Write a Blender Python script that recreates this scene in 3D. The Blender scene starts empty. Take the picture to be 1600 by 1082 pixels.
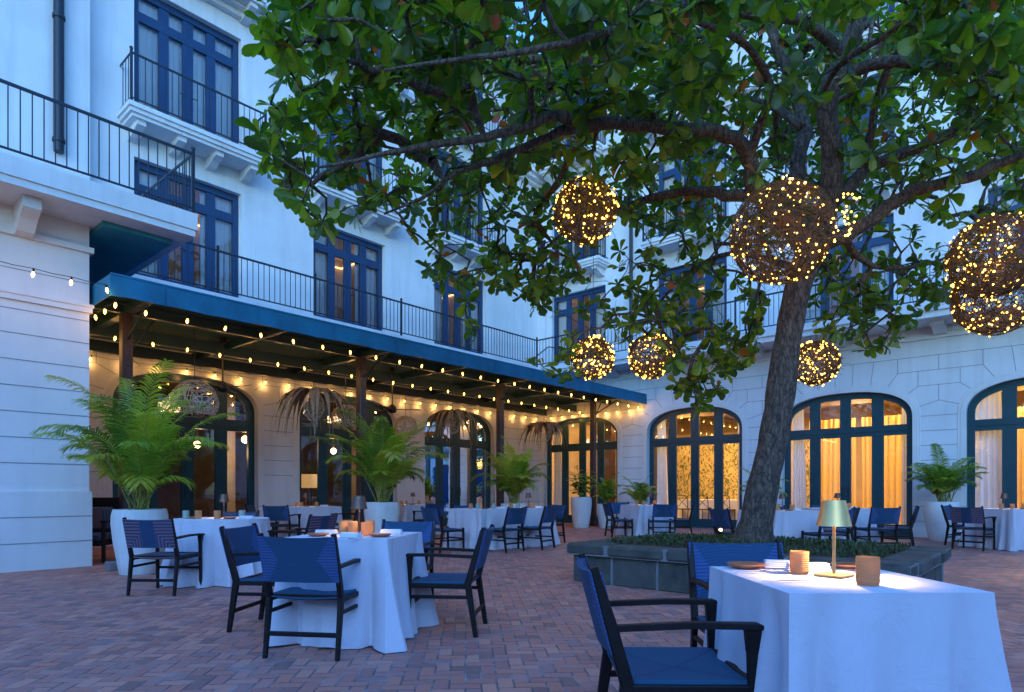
import bpy, math, random
import numpy as np
from mathutils import Vector, Matrix
random.seed(7); np.random.seed(7)
scene = bpy.context.scene
COL = scene.collection
R = math.radians

# ------------------------------------------------------------------ camera, sky, sun, exposure
CAM_Z = 1.1; F = 1001.0; CX = 800.0; HY = 768.0
YAW = math.atan2(.6586, .7525)
cd = bpy.data.cameras.new("camera"); cam = bpy.data.objects.new("camera", cd); COL.objects.link(cam)
cam.location = (0, 0, CAM_Z); cam.rotation_euler = (R(90), 0, YAW)
cd.sensor_fit = 'HORIZONTAL'; cd.sensor_width = 36.0; cd.lens = 36.0 * F / 1600.0
cd.shift_y = (HY - 541.0) / 1600.0
cd.clip_start = .05; cd.clip_end = 1500
scene.camera = cam

world = bpy.data.worlds.new("World"); scene.world = world; world.use_nodes = True
wn = world.node_tree.nodes; wl = world.node_tree.links
sky = wn.new('ShaderNodeTexSky'); sky.sky_type = 'NISHITA'; sky.sun_disc = False
sky.sun_elevation = R(12.0); sky.sun_rotation = R(150); sky.air_density = 1.4; sky.ozone_density = 3.0; sky.dust_density = .6
tint = wn.new('ShaderNodeMix'); tint.data_type = 'RGBA'; tint.blend_type = 'MULTIPLY'; tint.inputs[0].default_value = 1
tint.inputs[7].default_value = (.61, 1.27, 2.42, 1)
wl.new(sky.outputs[0], tint.inputs[6]); wl.new(tint.outputs[2], wn['Background'].inputs[0])
wn['Background'].inputs[1].default_value = .285
sl = bpy.data.lights.new("sun", 'SUN'); so = bpy.data.objects.new("sun", sl); COL.objects.link(so)
sl.energy = .42; sl.angle = R(40); sl.color = (.35, .62, 1.0); so.rotation_euler = (R(52), 0, YAW + R(8))
scene.view_settings.view_transform = 'Standard'; scene.view_settings.look = 'None'
scene.view_settings.exposure = 0.20; scene.view_settings.gamma = 1.0
cy = scene.cycles
cy.use_denoising = True; cy.use_adaptive_sampling = True; cy.adaptive_threshold = .025; cy.max_bounces = 7; cy.diffuse_bounces = 3; cy.glossy_bounces = 3
cy.transmission_bounces = 5; cy.transparent_max_bounces = 12; cy.sample_clamp_indirect = 4; cy.sample_clamp_direct = 0
cy.caustics_reflective = False; cy.caustics_refractive = False

# ------------------------------------------------------------------ coordinates
# world x runs right along the back wing, world y runs away along the left wing
SY, CYW = .6586, .7525
def CW(X, Y, z=0.0): return Vector((-SY*Y + CYW*X, CYW*Y + SY*X, z))
def PX(px, py, Y):   return CW((px-CX)/F*Y, Y, CAM_Z + (HY-py)/F*Y)
def GX(px, Y, z=0.): return CW((px-CX)/F*Y, Y, z)
VL = -14.54   # left wing wall plane (x)
UB = 18.13    # back wing wall plane (y)
def TL(s, z, d=0.): return (VL + d, s, z)
def TB(s, z, d=0.): return (s, UB - d, z)

# ------------------------------------------------------------------ materials
MATS = {}
def newmat(name):
    m = bpy.data.materials.new(name); m.use_nodes = True
    return m, m.node_tree.nodes, m.node_tree.links, m.node_tree.nodes['Principled BSDF']
def lnk(l, a, b): l.new(a, b)
def mixc(n, l, fac, a, b, mode='MIX'):
    x = n.new('ShaderNodeMix'); x.data_type = 'RGBA'; x.blend_type = mode
    for i, v in ((0, fac), (6, a), (7, b)):
        if hasattr(v, 'links') or isinstance(v, bpy.types.NodeSocket): l.new(v, x.inputs[i])
        elif i == 0: x.inputs[0].default_value = v
        else: x.inputs[i].default_value = (*v, 1)
    return x.outputs[2]
def math_(n, l, op, a, b=None, c=None, clamp=False):
    x = n.new('ShaderNodeMath'); x.operation = op; x.use_clamp = clamp
    for i, v in enumerate((a, b, c)):
        if v is None: continue
        if isinstance(v, bpy.types.NodeSocket): l.new(v, x.inputs[i])
        else: x.inputs[i].default_value = v
    return x.outputs[0]
def ramp(n, l, fac, stops):
    x = n.new('ShaderNodeValToRGB'); l.new(fac, x.inputs[0])
    e = x.color_ramp.elements
    while len(e) < len(stops): e.new(.5)
    for i, (p, c) in enumerate(stops):
        e[i].position = p; e[i].color = (*c, 1) if len(c) == 3 else c
    return x.outputs[0]
def noise(n, l, scale, detail=4, rough=.55, vec=None, dist=0.):
    x = n.new('ShaderNodeTexNoise'); x.inputs['Scale'].default_value = scale
    x.inputs['Detail'].default_value = detail; x.inputs['Roughness'].default_value = rough; x.inputs['Distortion'].default_value = dist
    if vec is not None: l.new(vec, x.inputs['Vector'])
    return x.outputs['Fac']
def coords(n, l, kind='Object', scale=(1, 1, 1), rot=(0, 0, 0)):
    t = n.new('ShaderNodeTexCoord'); m = n.new('ShaderNodeMapping'); l.new(t.outputs[kind], m.inputs[0])
    m.inputs['Scale'].default_value = scale; m.inputs['Rotation'].default_value = rot
    return m.outputs[0]
def bump(n, l, h, strength, dist, bs):
    b = n.new('ShaderNodeBump'); b.inputs['Strength'].default_value = strength; b.inputs['Distance'].default_value = dist
    l.new(h, b.inputs['Height']); l.new(b.outputs[0], bs.inputs['Normal']); return b
def simple(name, c, rough=.6, var=.15, scale=8, metal=0., bumps=.15, bscale=60, spec=.5, coat=0.):
    m, n, l, b = newmat(name)
    v = coords(n, l)
    f = noise(n, l, scale, 5, .6, v)
    lo = tuple(x*(1-var) for x in c); hi = tuple(min(1, x*(1+var)) for x in c)
    l.new(ramp(n, l, f, [(.3, lo), (.7, hi)]), b.inputs['Base Color'])
    b.inputs['Roughness'].default_value = rough; b.inputs['Metallic'].default_value = metal
    b.inputs['Specular IOR Level'].default_value = spec
    if coat: b.inputs['Coat Weight'].default_value = coat
    if bumps: bump(n, l, noise(n, l, bscale, 4, .6, v), bumps, .004, b)
    MATS[name] = m; return m
def emit(name, c, s, base=(.8, .8, .8)):
    m, n, l, b = newmat(name)
    b.inputs['Base Color'].default_value = (*base, 1); b.inputs['Emission Color'].default_value = (*c, 1)
    b.inputs['Emission Strength'].default_value = s; MATS[name] = m; return m

def stucco(name, c, stain=.30):
    m, n, l, b = newmat(name)
    v = coords(n, l); vs = coords(n, l, scale=(1.6, 1.6, .12))
    big = noise(n, l, .55, 5, .6, v); st = noise(n, l, 2.2, 6, .65, vs); fine = noise(n, l, 25, 4, .7, v)
    c1 = mixc(n, l, ramp(n, l, big, [(.35, (0, 0, 0)), (.7, (1, 1, 1))]), tuple(x*.84 for x in c), c)
    k = math_(n, l, 'MULTIPLY', ramp(n, l, st, [(.48, (0, 0, 0)), (.72, (1, 1, 1))]), stain)
    c2 = mixc(n, l, k, c1, tuple(x*f for x, f in zip(c, (.55, .55, .55))))
    k2 = math_(n, l, 'MULTIPLY', ramp(n, l, fine, [(.6, (0, 0, 0)), (.75, (1, 1, 1))]), .12)
    l.new(mixc(n, l, k2, c2, tuple(x*.6 for x in c)), b.inputs['Base Color'])
    b.inputs['Roughness'].default_value = .85; b.inputs['Specular IOR Level'].default_value = .25
    h = math_(n, l, 'ADD', noise(n, l, 120, 3, .7, v), math_(n, l, 'MULTIPLY', noise(n, l, 7, 3, .5, v), 1.5))
    bump(n, l, h, .35, .004, b); MATS[name] = m; return m
stucco('stucco', (.80, .81, .82)); stucco('stone_wall', (.80, .785, .76), .18); stucco('trim_white', (.78, .79, .80), .35)
stucco('pot_white', (.78, .79, .78), .6)
simple('joint', (.30, .30, .32), .9, .2, 5, bumps=0)
simple('teal_frame', (.005, .052, .068), .38, .12, 6, bumps=.05)
simple('navy_frame', (.010, .042, .115), .42, .12, 6, bumps=.05)
simple('iron', (.012, .018, .03), .45, .2, 20, bumps=.1)
simple('dark_wood', (.010, .006, .006), .5, .5, 14, bumps=.25, bscale=40, spec=.28)
simple('brown_wood', (.05, .028, .03), .4, .35, 10, bumps=.2, bscale=40)
simple('blue_weave_plain', (.018, .085, .22), .75, .2, 40)
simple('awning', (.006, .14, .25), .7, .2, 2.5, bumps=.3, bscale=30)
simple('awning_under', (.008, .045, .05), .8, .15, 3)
simple('beam_teal', (.006, .032, .045), .45, .15, 5)
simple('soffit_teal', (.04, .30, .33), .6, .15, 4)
simple('cable', (.01, .01, .012), .6, .1, 5, bumps=0)
simple('brass', (.95, .54, .20), .38, .12, 10, metal=.75, bumps=.1)
simple('bronze', (.16, .085, .06), .4, .15, 10, metal=.7, bumps=.1)
simple('silver', (.6, .6, .62), .25, .05, 10, metal=1., bumps=0)
simple('terracotta', (.42, .14, .06), .35, .2, 12, bumps=.1)
simple('napkin', (.8, .8, .82), .9, .05, 20, bumps=.3, bscale=150)
simple('soil', (.035, .025, .018), .95, .4, 20, bumps=.6, bscale=30)
simple('rattan', (.26, .165, .10), .8, .4, 20, bumps=.3)
simple('pale_rattan', (.58, .48, .38), .8, .35, 20, bumps=.3)
simple('wicker', (.09, .05, .022), .8, .5, 20, bumps=.3)
simple('roof_tile', (.12, .055, .04), .8, .4, 6, bumps=.5, bscale=8)
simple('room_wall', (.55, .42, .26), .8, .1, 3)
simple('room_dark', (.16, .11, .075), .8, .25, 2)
simple('room_ceiling', (.62, .48, .30), .8, .08, 2)
simple('room_floor', (.12, .07, .04), .4, .3, 4)
simple('red_panel', (.42, .05, .02), .6, .5, 1.2)
simple('vent_metal', (.22, .22, .22), .6, .2, 8)
simple('plastic_black', (.01, .01, .012), .4, .1, 8)
simple('pale_mortar', (.20, .20, .205), .9, .2, 30)
emit('bulb', (1.0, .52, .07), 9.0); emit('fairy', (1.0, .55, .06), 6.5)
emit('lamp_globe', (1.0, .62, .24), 6.0); emit('downlight', (1.0, .60, .26), 26.0)
emit('cove', (1.0, .6, .26), 2.2); emit('lamp_inner', (1.0, .66, .30), 22.0); emit('spot_lens', (1.0, .62, .22), 9.0)
emit('dome_shade', (1.0, .62, .3), 2.2); emit('yellow_shade', (1.0, .50, .06), .28)

def mk_glass():
    m, n, l, b = newmat('glass'); n.remove(b)
    tr = n.new('ShaderNodeBsdfTransparent'); gl = n.new('ShaderNodeBsdfGlossy'); mx = n.new('ShaderNodeMixShader')
    tr.inputs[0].default_value = (.96, .97, .98, 1); gl.inputs['Roughness'].default_value = .015; gl.inputs[0].default_value = (.9, .95, 1, 1)
    fr = n.new('ShaderNodeFresnel'); fr.inputs[0].default_value = 1.55
    k = math_(n, l, 'MULTIPLY_ADD', fr.outputs[0], 1.1, .02, clamp=True)
    v = coords(n, l); bp = n.new('ShaderNodeBump'); bp.inputs['Strength'].default_value = .05; bp.inputs['Distance'].default_value = .01
    l.new(noise(n, l, 2.2, 2, .5, v), bp.inputs['Height']); l.new(bp.outputs[0], gl.inputs['Normal'])
    l.new(k, mx.inputs[0]); l.new(tr.outputs[0], mx.inputs[1]); l.new(gl.outputs[0], mx.inputs[2])
    l.new(mx.outputs[0], n['Material Output'].inputs[0]); MATS['glass'] = m
mk_glass()

def mk_brick():
    m, n, l, b = newmat('brick_paving')
    v = coords(n, l, rot=(0, 0, -YAW - R(4)), scale=(1/.092,)*3)
    # slight wobble of the joints
    nz = n.new('ShaderNodeTexNoise'); nz.inputs['Scale'].default_value = .35; l.new(v, nz.inputs['Vector'])
    sub = n.new('ShaderNodeVectorMath'); sub.operation = 'MULTIPLY_ADD'; l.new(nz.outputs['Color'], sub.inputs[0])
    sub.inputs[1].default_value = (.22, .22, 0); l.new(v, sub.inputs[2])
    sp = n.new('ShaderNodeSeparateXYZ'); l.new(sub.outputs[0], sp.inputs[0]); x, y = sp.outputs[0], sp.outputs[1]
    M = lambda op, a, b_=None, c=None: math_(n, l, op, a, b_, c)
    i, j = M('FLOOR', x), M('FLOOR', y); fx, fy = M('SUBTRACT', x, i), M('SUBTRACT', y, j)
    mm = M('FLOORED_MODULO', M('SUBTRACT', i, j), 4.0)
    eq = lambda k: M('COMPARE', mm, float(k), .25)
    e1, e2, e3 = eq(1), eq(2), eq(3); vert = M('ADD', e2, e3)
    lx = M('ADD', fx, e1); ly = M('ADD', fy, e2)
    Lx = M('SUBTRACT', 2.0, vert); Ly = M('ADD', 1.0, vert)
    dx = M('MINIMUM', lx, M('SUBTRACT', Lx, lx)); dy = M('MINIMUM', ly, M('SUBTRACT', Ly, ly)); d = M('MINIMUM', dx, dy)
    cmb = n.new('ShaderNodeCombineXYZ'); l.new(M('SUBTRACT', i, e1), cmb.inputs[0]); l.new(M('SUBTRACT', j, e2), cmb.inputs[1]); l.new(M('MULTIPLY', vert, .5), cmb.inputs[2])
    wnz = n.new('ShaderNodeTexWhiteNoise'); l.new(cmb.outputs[0], wnz.inputs['Vector'])
    brickc = ramp(n, l, wnz.outputs['Value'], [(0, (.26, .12, .10)), (.14, (.46, .165, .13)), (.36, (.66, .215, .135)), (.55, (.52, .185, .145)), (.74, (.74, .29, .19)), (.88, (.58, .23, .18)), (1, (.34, .17, .16))])
    o = coords(n, l)
    dirt = noise(n, l, .8, 6, .65, o); grit = noise(n, l, 45, 5, .7, o); pat = noise(n, l, 5, 5, .7, o)
    c1 = mixc(n, l, math_(n, l, 'MULTIPLY', ramp(n, l, dirt, [(.35, (0, 0, 0)), (.72, (1, 1, 1))]), .38), brickc, (.42, .20, .165))
    c2 = mixc(n, l, math_(n, l, 'MULTIPLY', ramp(n, l, grit, [(.55, (0, 0, 0)), (.8, (1, 1, 1))]), .55), c1, (.52, .36, .30))
    c3 = mixc(n, l, math_(n, l, 'MULTIPLY', ramp(n, l, pat, [(.58, (0, 0, 0)), (.74, (1, 1, 1))]), .35), c2, (.36, .33, .32))
    jm = ramp(n, l, d, [(.03, (1, 1, 1)), (.085, (0, 0, 0))])
    mort = mixc(n, l, ramp(n, l, pat, [(.45, (0, 0, 0)), (.62, (1, 1, 1))]), (.13, .095, .09), (.42, .34, .32))
    l.new(mixc(n, l, jm, c3, mort), b.inputs['Base Color'])
    h = M('ADD', M('ADD', ramp(n, l, d, [(.0, (0, 0, 0)), (.12, (1, 1, 1))]), M('MULTIPLY', wnz.outputs['Value'], .35)), M('MULTIPLY', grit, .25))
    bump(n, l, h, .7, .006, b)
    l.new(ramp(n, l, dirt, [(.3, (.5,)*3), (.7, (.72,)*3)]), b.inputs['Roughness']); b.inputs['Specular IOR Level'].default_value = .45
    MATS['brick_paving'] = m
mk_brick()

def mk_leaf(name, greens, trans=.35, rough=.38):
    m, n, l, b = newmat(name)
    at = n.new('ShaderNodeAttribute'); at.attribute_name = 'leafid'; at.attribute_type = 'GEOMETRY'
    v = coords(n, l)
    c = ramp(n, l, at.outputs['Fac'], greens)
    c = mixc(n, l, math_(n, l, 'MULTIPLY', noise(n, l, 18, 3, .6, v), .5), c, (.10, .13, .03), 'MIX')
    l.new(c, b.inputs['Base Color']); b.inputs['Roughness'].default_value = rough; b.inputs['Specular IOR Level'].default_value = .55
    tl = n.new('ShaderNodeBsdfTranslucent'); l.new(mixc(n, l, 1., c, (1.5, 1.9, .7), 'MULTIPLY'), tl.inputs[0])
    mx = n.new('ShaderNodeMixShader'); mx.inputs[0].default_value = trans
    l.new(b.outputs[0], mx.inputs[1]); l.new(tl.outputs[0], mx.inputs[2]); l.new(mx.outputs[0], n['Material Output'].inputs[0])
    bump(n, l, noise(n, l, 30, 3, .5, v), .25, .004, b)
    MATS[name] = m
mk_leaf('almond_leaf', [(0, (.022, .060, .014)), (.3, (.055, .125, .012)), (.65, (.11, .19, .010)), (.90, (.21, .29, .010)), (.95, (.34, .34, .012)), (.975, (.48, .035, .012)), (1.2, (.50, .13, .02))], .5, .30)
mk_leaf('palm_leaf', [(0, (.07, .16, .035)), (.4, (.20, .34, .035)), (.8, (.45, .56, .05)), (1, (.62, .50, .08))], .38, .42)
mk_leaf('ground_leaf', [(0, (.012, .028, .010)), (.6, (.03, .05, .014)), (.93, (.06, .075, .02)), (1, (.14, .09, .03))], .15, .6)

def mk_bark(name, c1, c2):
    m, n, l, b = newmat(name); v = coords(n, l, scale=(1, 1, .35))
    f0 = noise(n, l, 22, 8, .7, v, .6); vo = n.new('ShaderNodeTexVoronoi'); vo.feature = 'DISTANCE_TO_EDGE'; vo.inputs['Scale'].default_value = 26; l.new(v, vo.inputs['Vector'])
    f = math_(n, l, 'MULTIPLY', f0, ramp(n, l, vo.outputs['Distance'], [(0, (.80, .80, .80)), (.14, (1.06, 1.06, 1.06))])); g = noise(n, l, 3, 4, .6, v)
    l.new(mixc(n, l, ramp(n, l, f, [(.38, (0, 0, 0)), (.66, (1, 1, 1))]), c1, mixc(n, l, g, c2, tuple(x*1.7 for x in c2))), b.inputs['Base Color'])
    b.inputs['Roughness'].default_value = .9; bump(n, l, f, 1., .03, b); MATS[name] = m
mk_bark('bark', (.045, .030, .022), (.15, .105, .075)); mk_bark('palm_stem', (.20, .20, .04), (.42, .38, .08))

def mk_weave(name, pattern):
    m, n, l, b = newmat(name)
    t = n.new('ShaderNodeTexCoord'); sp = n.new('ShaderNodeSeparateXYZ'); l.new(t.outputs['Object'], sp.inputs[0])
    M = lambda op, a, b_=None, c=None: math_(n, l, op, a, b_, c)
    ax = M('ABSOLUTE', sp.outputs[0]); z = sp.outputs[2]
    base = (.010, .062, .135); alt = (.07, .11, .33)
    rib = M('SINE', M('MULTIPLY', M('ADD', z, sp.outputs[1]), 520.))
    if pattern == 'plain':
        # triangles of lighter cord growing from the two side rails
        zz = M('ABSOLUTE', M('SUBTRACT', z, .655)); tri = M('GREATER_THAN', M('SUBTRACT', ax, M('MULTIPLY', zz, .62)), .135)
        st = M('GREATER_THAN', M('SINE', M('MULTIPLY', z, 330.)), -.35)
        k = M('MULTIPLY', M('MULTIPLY', tri, st), .8)
        c = mixc(n, l, k, base, alt)
    else:
        sq = M('MAXIMUM', M('SUBTRACT', .245, ax), M('SUBTRACT', z, .50))
        st = M('GREATER_THAN', M('SINE', M('MULTIPLY', sq, 190.)), .45)
        side = M('GREATER_THAN', ax, .075)
        c = mixc(n, l, M('MULTIPLY', M('MULTIPLY', st, side), .9), (.012, .050, .12), (.40, .15, .11))
    var = noise(n, l, 30, 4, .6, t.outputs['Object'])
    c = mixc(n, l, M('MULTIPLY', var, .5), c, (.008, .045, .13))
    l.new(c, b.inputs['Base Color']); b.inputs['Roughness'].default_value = .75
    bump(n, l, rib, .35, .002, b); MATS[name] = m
mk_weave('woven_back', 'plain'); mk_weave('woven_back_striped', 'stripe')
def mk_seat(name, striped):
    m, n, l, b = newmat(name)
    t = n.new('ShaderNodeTexCoord'); sp = n.new('ShaderNodeSeparateXYZ'); l.new(t.outputs['Object'], sp.inputs[0])
    M = lambda op, a, b_=None, c=None: math_(n, l, op, a, b_, c)
    ax = M('ABSOLUTE', sp.outputs[0]); ay = M('ABSOLUTE', sp.outputs[1])
    q = M('MAXIMUM', ax, ay); st = M('GREATER_THAN', M('SINE', M('MULTIPLY', q, 170. if striped else 420.)), .3)
    c = mixc(n, l, M('MULTIPLY', st, .75 if striped else .35), (.012, .080, .155), (.30, .13, .11) if striped else (.018, .12, .22))
    dgn = M('LESS_THAN', M('ABSOLUTE', M('SUBTRACT', ax, ay)), .012)
    c = mixc(n, l, M('MULTIPLY', dgn, .5), c, (.01, .04, .12))
    l.new(c, b.inputs['Base Color']); b.inputs['Roughness'].default_value = .75
    bump(n, l, M('SINE', M('MULTIPLY', q, 520.)), .4, .002, b); MATS[name] = m
mk_seat('woven_seat', False); mk_seat('woven_seat_striped', True)

def mk_cloth(name, c, tr=0., sc=3):
    m, n, l, b = newmat(name); v = coords(n, l)
    l.new(mixc(n, l, noise(n, l, sc, 4, .6, v), tuple(x*.93 for x in c), c), b.inputs['Base Color'])
    b.inputs['Roughness'].default_value = .85; b.inputs['Sheen Weight'].default_value = .25; b.inputs['Specular IOR Level'].default_value = .2
    w = noise(n, l, 5, 5, .65, v, .8); f = noise(n, l, 420, 2, .5, v)
    sp = n.new('ShaderNodeSeparateXYZ'); l.new(v, sp.inputs[0])   # pressed creases where the cloth was folded
    cr = math_(n, l, 'MINIMUM', math_(n, l, 'ABSOLUTE', math_(n, l, 'ADD', sp.outputs[0], .11)), math_(n, l, 'ABSOLUTE', math_(n, l, 'ADD', sp.outputs[1], -.08)))
    cr = ramp(n, l, cr, [(0, (1, 1, 1)), (.006, (0, 0, 0))])
    bump(n, l, math_(n, l, 'ADD', math_(n, l, 'ADD', math_(n, l, 'MULTIPLY', w, 4.0), math_(n, l, 'MULTIPLY', f, .25)), math_(n, l, 'MULTIPLY', cr, .35)), .30, .010, b)
    if tr:
        tl = n.new('ShaderNodeBsdfTranslucent'); tl.inputs[0].default_value = (*c, 1)
        mx = n.new('ShaderNodeMixShader'); mx.inputs[0].default_value = tr
        l.new(b.outputs[0], mx.inputs[1]); l.new(tl.outputs[0], mx.inputs[2]); l.new(mx.outputs[0], n['Material Output'].inputs[0])
    MATS[name] = m
mk_cloth('white_cloth', (.66, .62, .68)); mk_cloth('sheer', (.88, .88, .90), .12); mk_cloth('gold_curtain', (.88, .67, .30), .35)

def mk_stone():
    m, n, l, b = newmat('planter_stone'); v = coords(n, l)
    f = noise(n, l, 4, 6, .65, v); g = noise(n, l, 40, 5, .7, v); gi = n.new('ShaderNodeNewGeometry')
    c = ramp(n, l, f, [(.3, (.03, .032, .028)), (.55, (.075, .078, .062)), (.75, (.14, .135, .10))])
    c = mixc(n, l, math_(n, l, 'MULTIPLY', gi.outputs['Random Per Island'], .5), c, (.11, .105, .10))
    c = mixc(n, l, math_(n, l, 'MULTIPLY', ramp(n, l, g, [(.55, (0, 0, 0)), (.8, (1, 1, 1))]), .35), c, (.2, .21, .19))
    l.new(c, b.inputs['Base Color']); b.inputs['Roughness'].default_value = .85; bump(n, l, math_(n, l, 'ADD', g, f), .6, .012, b); MATS['planter_stone'] = m
mk_stone()
def mk_wallpaper():
    m, n, l, b = newmat('leaf_wallpaper'); v = coords(n, l, scale=(1, 1, .55))
    w = n.new('ShaderNodeTexVoronoi'); w.inputs['Scale'].default_value = 3.2; l.new(v, w.inputs['Vector'])
    q = noise(n, l, 7, 3, .5, v, 2.5)
    k = ramp(n, l, q, [(.50, (0, 0, 0)), (.56, (1, 1, 1))])
    l.new(mixc(n, l, k, (.55, .42, .20), (.10, .12, .05)), b.inputs['Base Color']); b.inputs['Roughness'].default_value = .8; MATS['leaf_wallpaper'] = m
mk_wallpaper()
def mk_candle():
    m, n, l, b = newmat('amber_glass'); v = coords(n, l)
    b.inputs['Base Color'].default_value = (.95, .60, .30, 1); b.inputs['Roughness'].default_value = .3
    b.inputs['Subsurface Weight'].default_value = .0
    tl = n.new('ShaderNodeBsdfTranslucent'); tl.inputs[0].default_value = (.85, .55, .25, 1)
    mx = n.new('ShaderNodeMixShader'); mx.inputs[0].default_value = .7
    l.new(b.outputs[0], mx.inputs[1]); l.new(tl.outputs[0], mx.inputs[2]); l.new(mx.outputs[0], n['Material Output'].inputs[0])
    MATS['amber_glass'] = m
    m, n, l, b = newmat('smoke_glass'); b.inputs['Base Color'].default_value = (.35, .38, .30, 1); b.inputs['Roughness'].default_value = .3; MATS['smoke_glass'] = m
mk_candle()

# ------------------------------------------------------------------ mesh builder
class MB:
    def __init__(s): s.v = []; s.f = []; s.m = []; s.attr = None
    def add(s, vs, fs, mi=0):
        o = len(s.v); s.v.extend([tuple(p) for p in vs]); s.f.extend([tuple(i+o for i in f) for f in fs]); s.m.extend([mi]*len(fs)); return s
    def quad(s, a, b, c, d, mi=0): return s.add((a, b, c, d), ((0, 1, 2, 3),), mi)
    def box(s, x0, x1, y0, y1, z0, z1, mi=0, bev=0.):
        if bev <= 0:
            vs = [(x, y, z) for z in (z0, z1) for y in (y0, y1) for x in (x0, x1)]
            return s.add(vs, ((0, 2, 3, 1), (4, 5, 7, 6), (0, 1, 5, 4), (2, 6, 7, 3), (0, 4, 6, 2), (1, 3, 7, 5)), mi)
        b = bev; vs = []; fs = []
        idx = {}
        for sx in (0, 1):
            for sy in (0, 1):
                for sz in (0, 1):
                    X = (x0, x1)[sx]; Y = (y0, y1)[sy]; Z = (z0, z1)[sz]
                    dx = (b, -b)[sx]; dy = (b, -b)[sy]; dz = (b, -b)[sz]
                    for a, p in enumerate(((X, Y+dy, Z+dz), (X+dx, Y, Z+dz), (X+dx, Y+dy, Z))):
                        idx[(sx, sy, sz, a)] = len(vs); vs.append(p)
        g = lambda *k: idx[k]
        for sx in (0, 1): fs.append((g(sx,0,0,0), g(sx,1,0,0), g(sx,1,1,0), g(sx,0,1,0)))
        for sy in (0, 1): fs.append((g(0,sy,0,1), g(1,sy,0,1), g(1,sy,1,1), g(0,sy,1,1)))
        for sz in (0, 1): fs.append((g(0,0,sz,2), g(1,0,sz,2), g(1,1,sz,2), g(0,1,sz,2)))
        for sy in (0, 1):
            for sz in (0, 1): fs.append((g(0,sy,sz,1), g(1,sy,sz,1), g(1,sy,sz,2), g(0,sy,sz,2)))
        for sx in (0, 1):
            for sz in (0, 1): fs.append((g(sx,0,sz,0), g(sx,1,sz,0), g(sx,1,sz,2), g(sx,0,sz,2)))
        for sx in (0, 1):
            for sy in (0, 1): fs.append((g(sx,sy,0,0), g(sx,sy,1,0), g(sx,sy,1,1), g(sx,sy,0,1)))
        for sx in (0, 1):
            for sy in (0, 1):
                for sz in (0, 1): fs.append((g(sx,sy,sz,0), g(sx,sy,sz,1), g(sx,sy,sz,2)))
        return s.add(vs, fs, mi)
    def beam(s, p0, p1, w, h, w1=None, h1=None, side=None, mi=0, ch=.0):
        p0 = Vector(p0); p1 = Vector(p1); d = (p1-p0).normalized()
        if side is None: side = Vector((1, 0, 0)) if abs(d.x) < .8 else Vector((0, 1, 0))
        a = Vector(side); a = (a - d*a.dot(d)).normalized(); b = d.cross(a)
        w1 = w if w1 is None else w1; h1 = h if h1 is None else h1
        vs = []; k = .28
        for p, W, H in ((p0, w, h), (p1, w1, h1)):
            for i, j in ((-1, -1+k), (-1+k, -1), (1-k, -1), (1, -1+k), (1, 1-k), (1-k, 1), (-1+k, 1), (-1, 1-k)): vs.append(p + a*W/2*i + b*H/2*j)
        fs = [(i, (i+1) % 8, 8+(i+1) % 8, 8+i) for i in range(8)] + [tuple(range(7, -1, -1)), tuple(range(8, 16))]
        return s.add(vs, fs, mi)
    def tube(s, pts, rad, n=8, mi=0, closed=False, caps=True):
        pts = [Vector(p) for p in pts]; m = len(pts)
        if not hasattr(rad, '__len__'): rad = [rad]*m
        vs = []; fs = []; ref = None
        for i, p in enumerate(pts):
            if closed: t = pts[(i+1) % m]-pts[i-1]
            else: t = pts[min(i+1, m-1)]-pts[max(i-1, 0)]
            t = t.normalized() if t.length > 1e-9 else Vector((0, 0, 1))
            if ref is None: ref = t.orthogonal().normalized()
            ref = ref - t*ref.dot(t)
            ref = ref.normalized() if ref.length > 1e-6 else t.orthogonal().normalized()
            b = t.cross(ref)
            for k in range(n):
                a = 2*math.pi*k/n; vs.append(p + (ref*math.cos(a)+b*math.sin(a))*rad[i])
        for i in range(m if closed else m-1):
            j = (i+1) % m
            for k in range(n): fs.append((i*n+k, i*n+(k+1) % n, j*n+(k+1) % n, j*n+k))
        if caps and not closed: fs += [tuple(range(n-1, -1, -1)), tuple(range((m-1)*n, m*n))]
        return s.add(vs, fs, mi)
    def lathe(s, prof, n=24, c=(0, 0, 0), mi=0, caps=True):
        vs = []; fs = []
        for r, z in prof:
            for k in range(n):
                a = 2*math.pi*k/n; vs.append((c[0]+r*math.cos(a), c[1]+r*math.sin(a), c[2]+z))
        for i in range(len(prof)-1):
            for k in range(n): fs.append((i*n+k, i*n+(k+1) % n, (i+1)*n+(k+1) % n, (i+1)*n+k))
        if caps and prof[0][0] > 1e-4: fs.append(tuple(range(n-1, -1, -1)))
        if caps and prof[-1][0] > 1e-4: fs.append(tuple(range((len(prof)-1)*n, len(prof)*n)))
        return s.add(vs, fs, mi)
    def sphere(s, c, r, n=10, m=6, mi=0, sz=1.):
        return s.lathe([(max(1e-5, r*math.sin(math.pi*i/m)), -r*sz*math.cos(math.pi*i/m)) for i in range(m+1)], n, c, mi)
    def build(s, name, mats, parent=None, off=(0, 0, 0), smooth=False, attr=None):
        if isinstance(mats, str): mats = [mats]
        me = bpy.data.meshes.new(name)
        vs = [(a-off[0], b-off[1], c-off[2]) for a, b, c in s.v] if any(off) else s.v
        me.from_pydata(vs, [], s.f)
        for k in mats: me.materials.append(MATS[k])
        if len(mats) > 1: me.polygons.foreach_set('material_index', s.m)
        if smooth is True: me.polygons.foreach_set('use_smooth', [True]*len(s.f))
        if attr is not None:
            at = me.attributes.new('leafid', 'FLOAT', 'POINT'); at.data.foreach_set('value', attr)
        me.update()
        if smooth == 'auto':
            me.polygons.foreach_set('use_smooth', [True]*len(s.f)); me.set_sharp_from_angle(angle=R(38))
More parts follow.
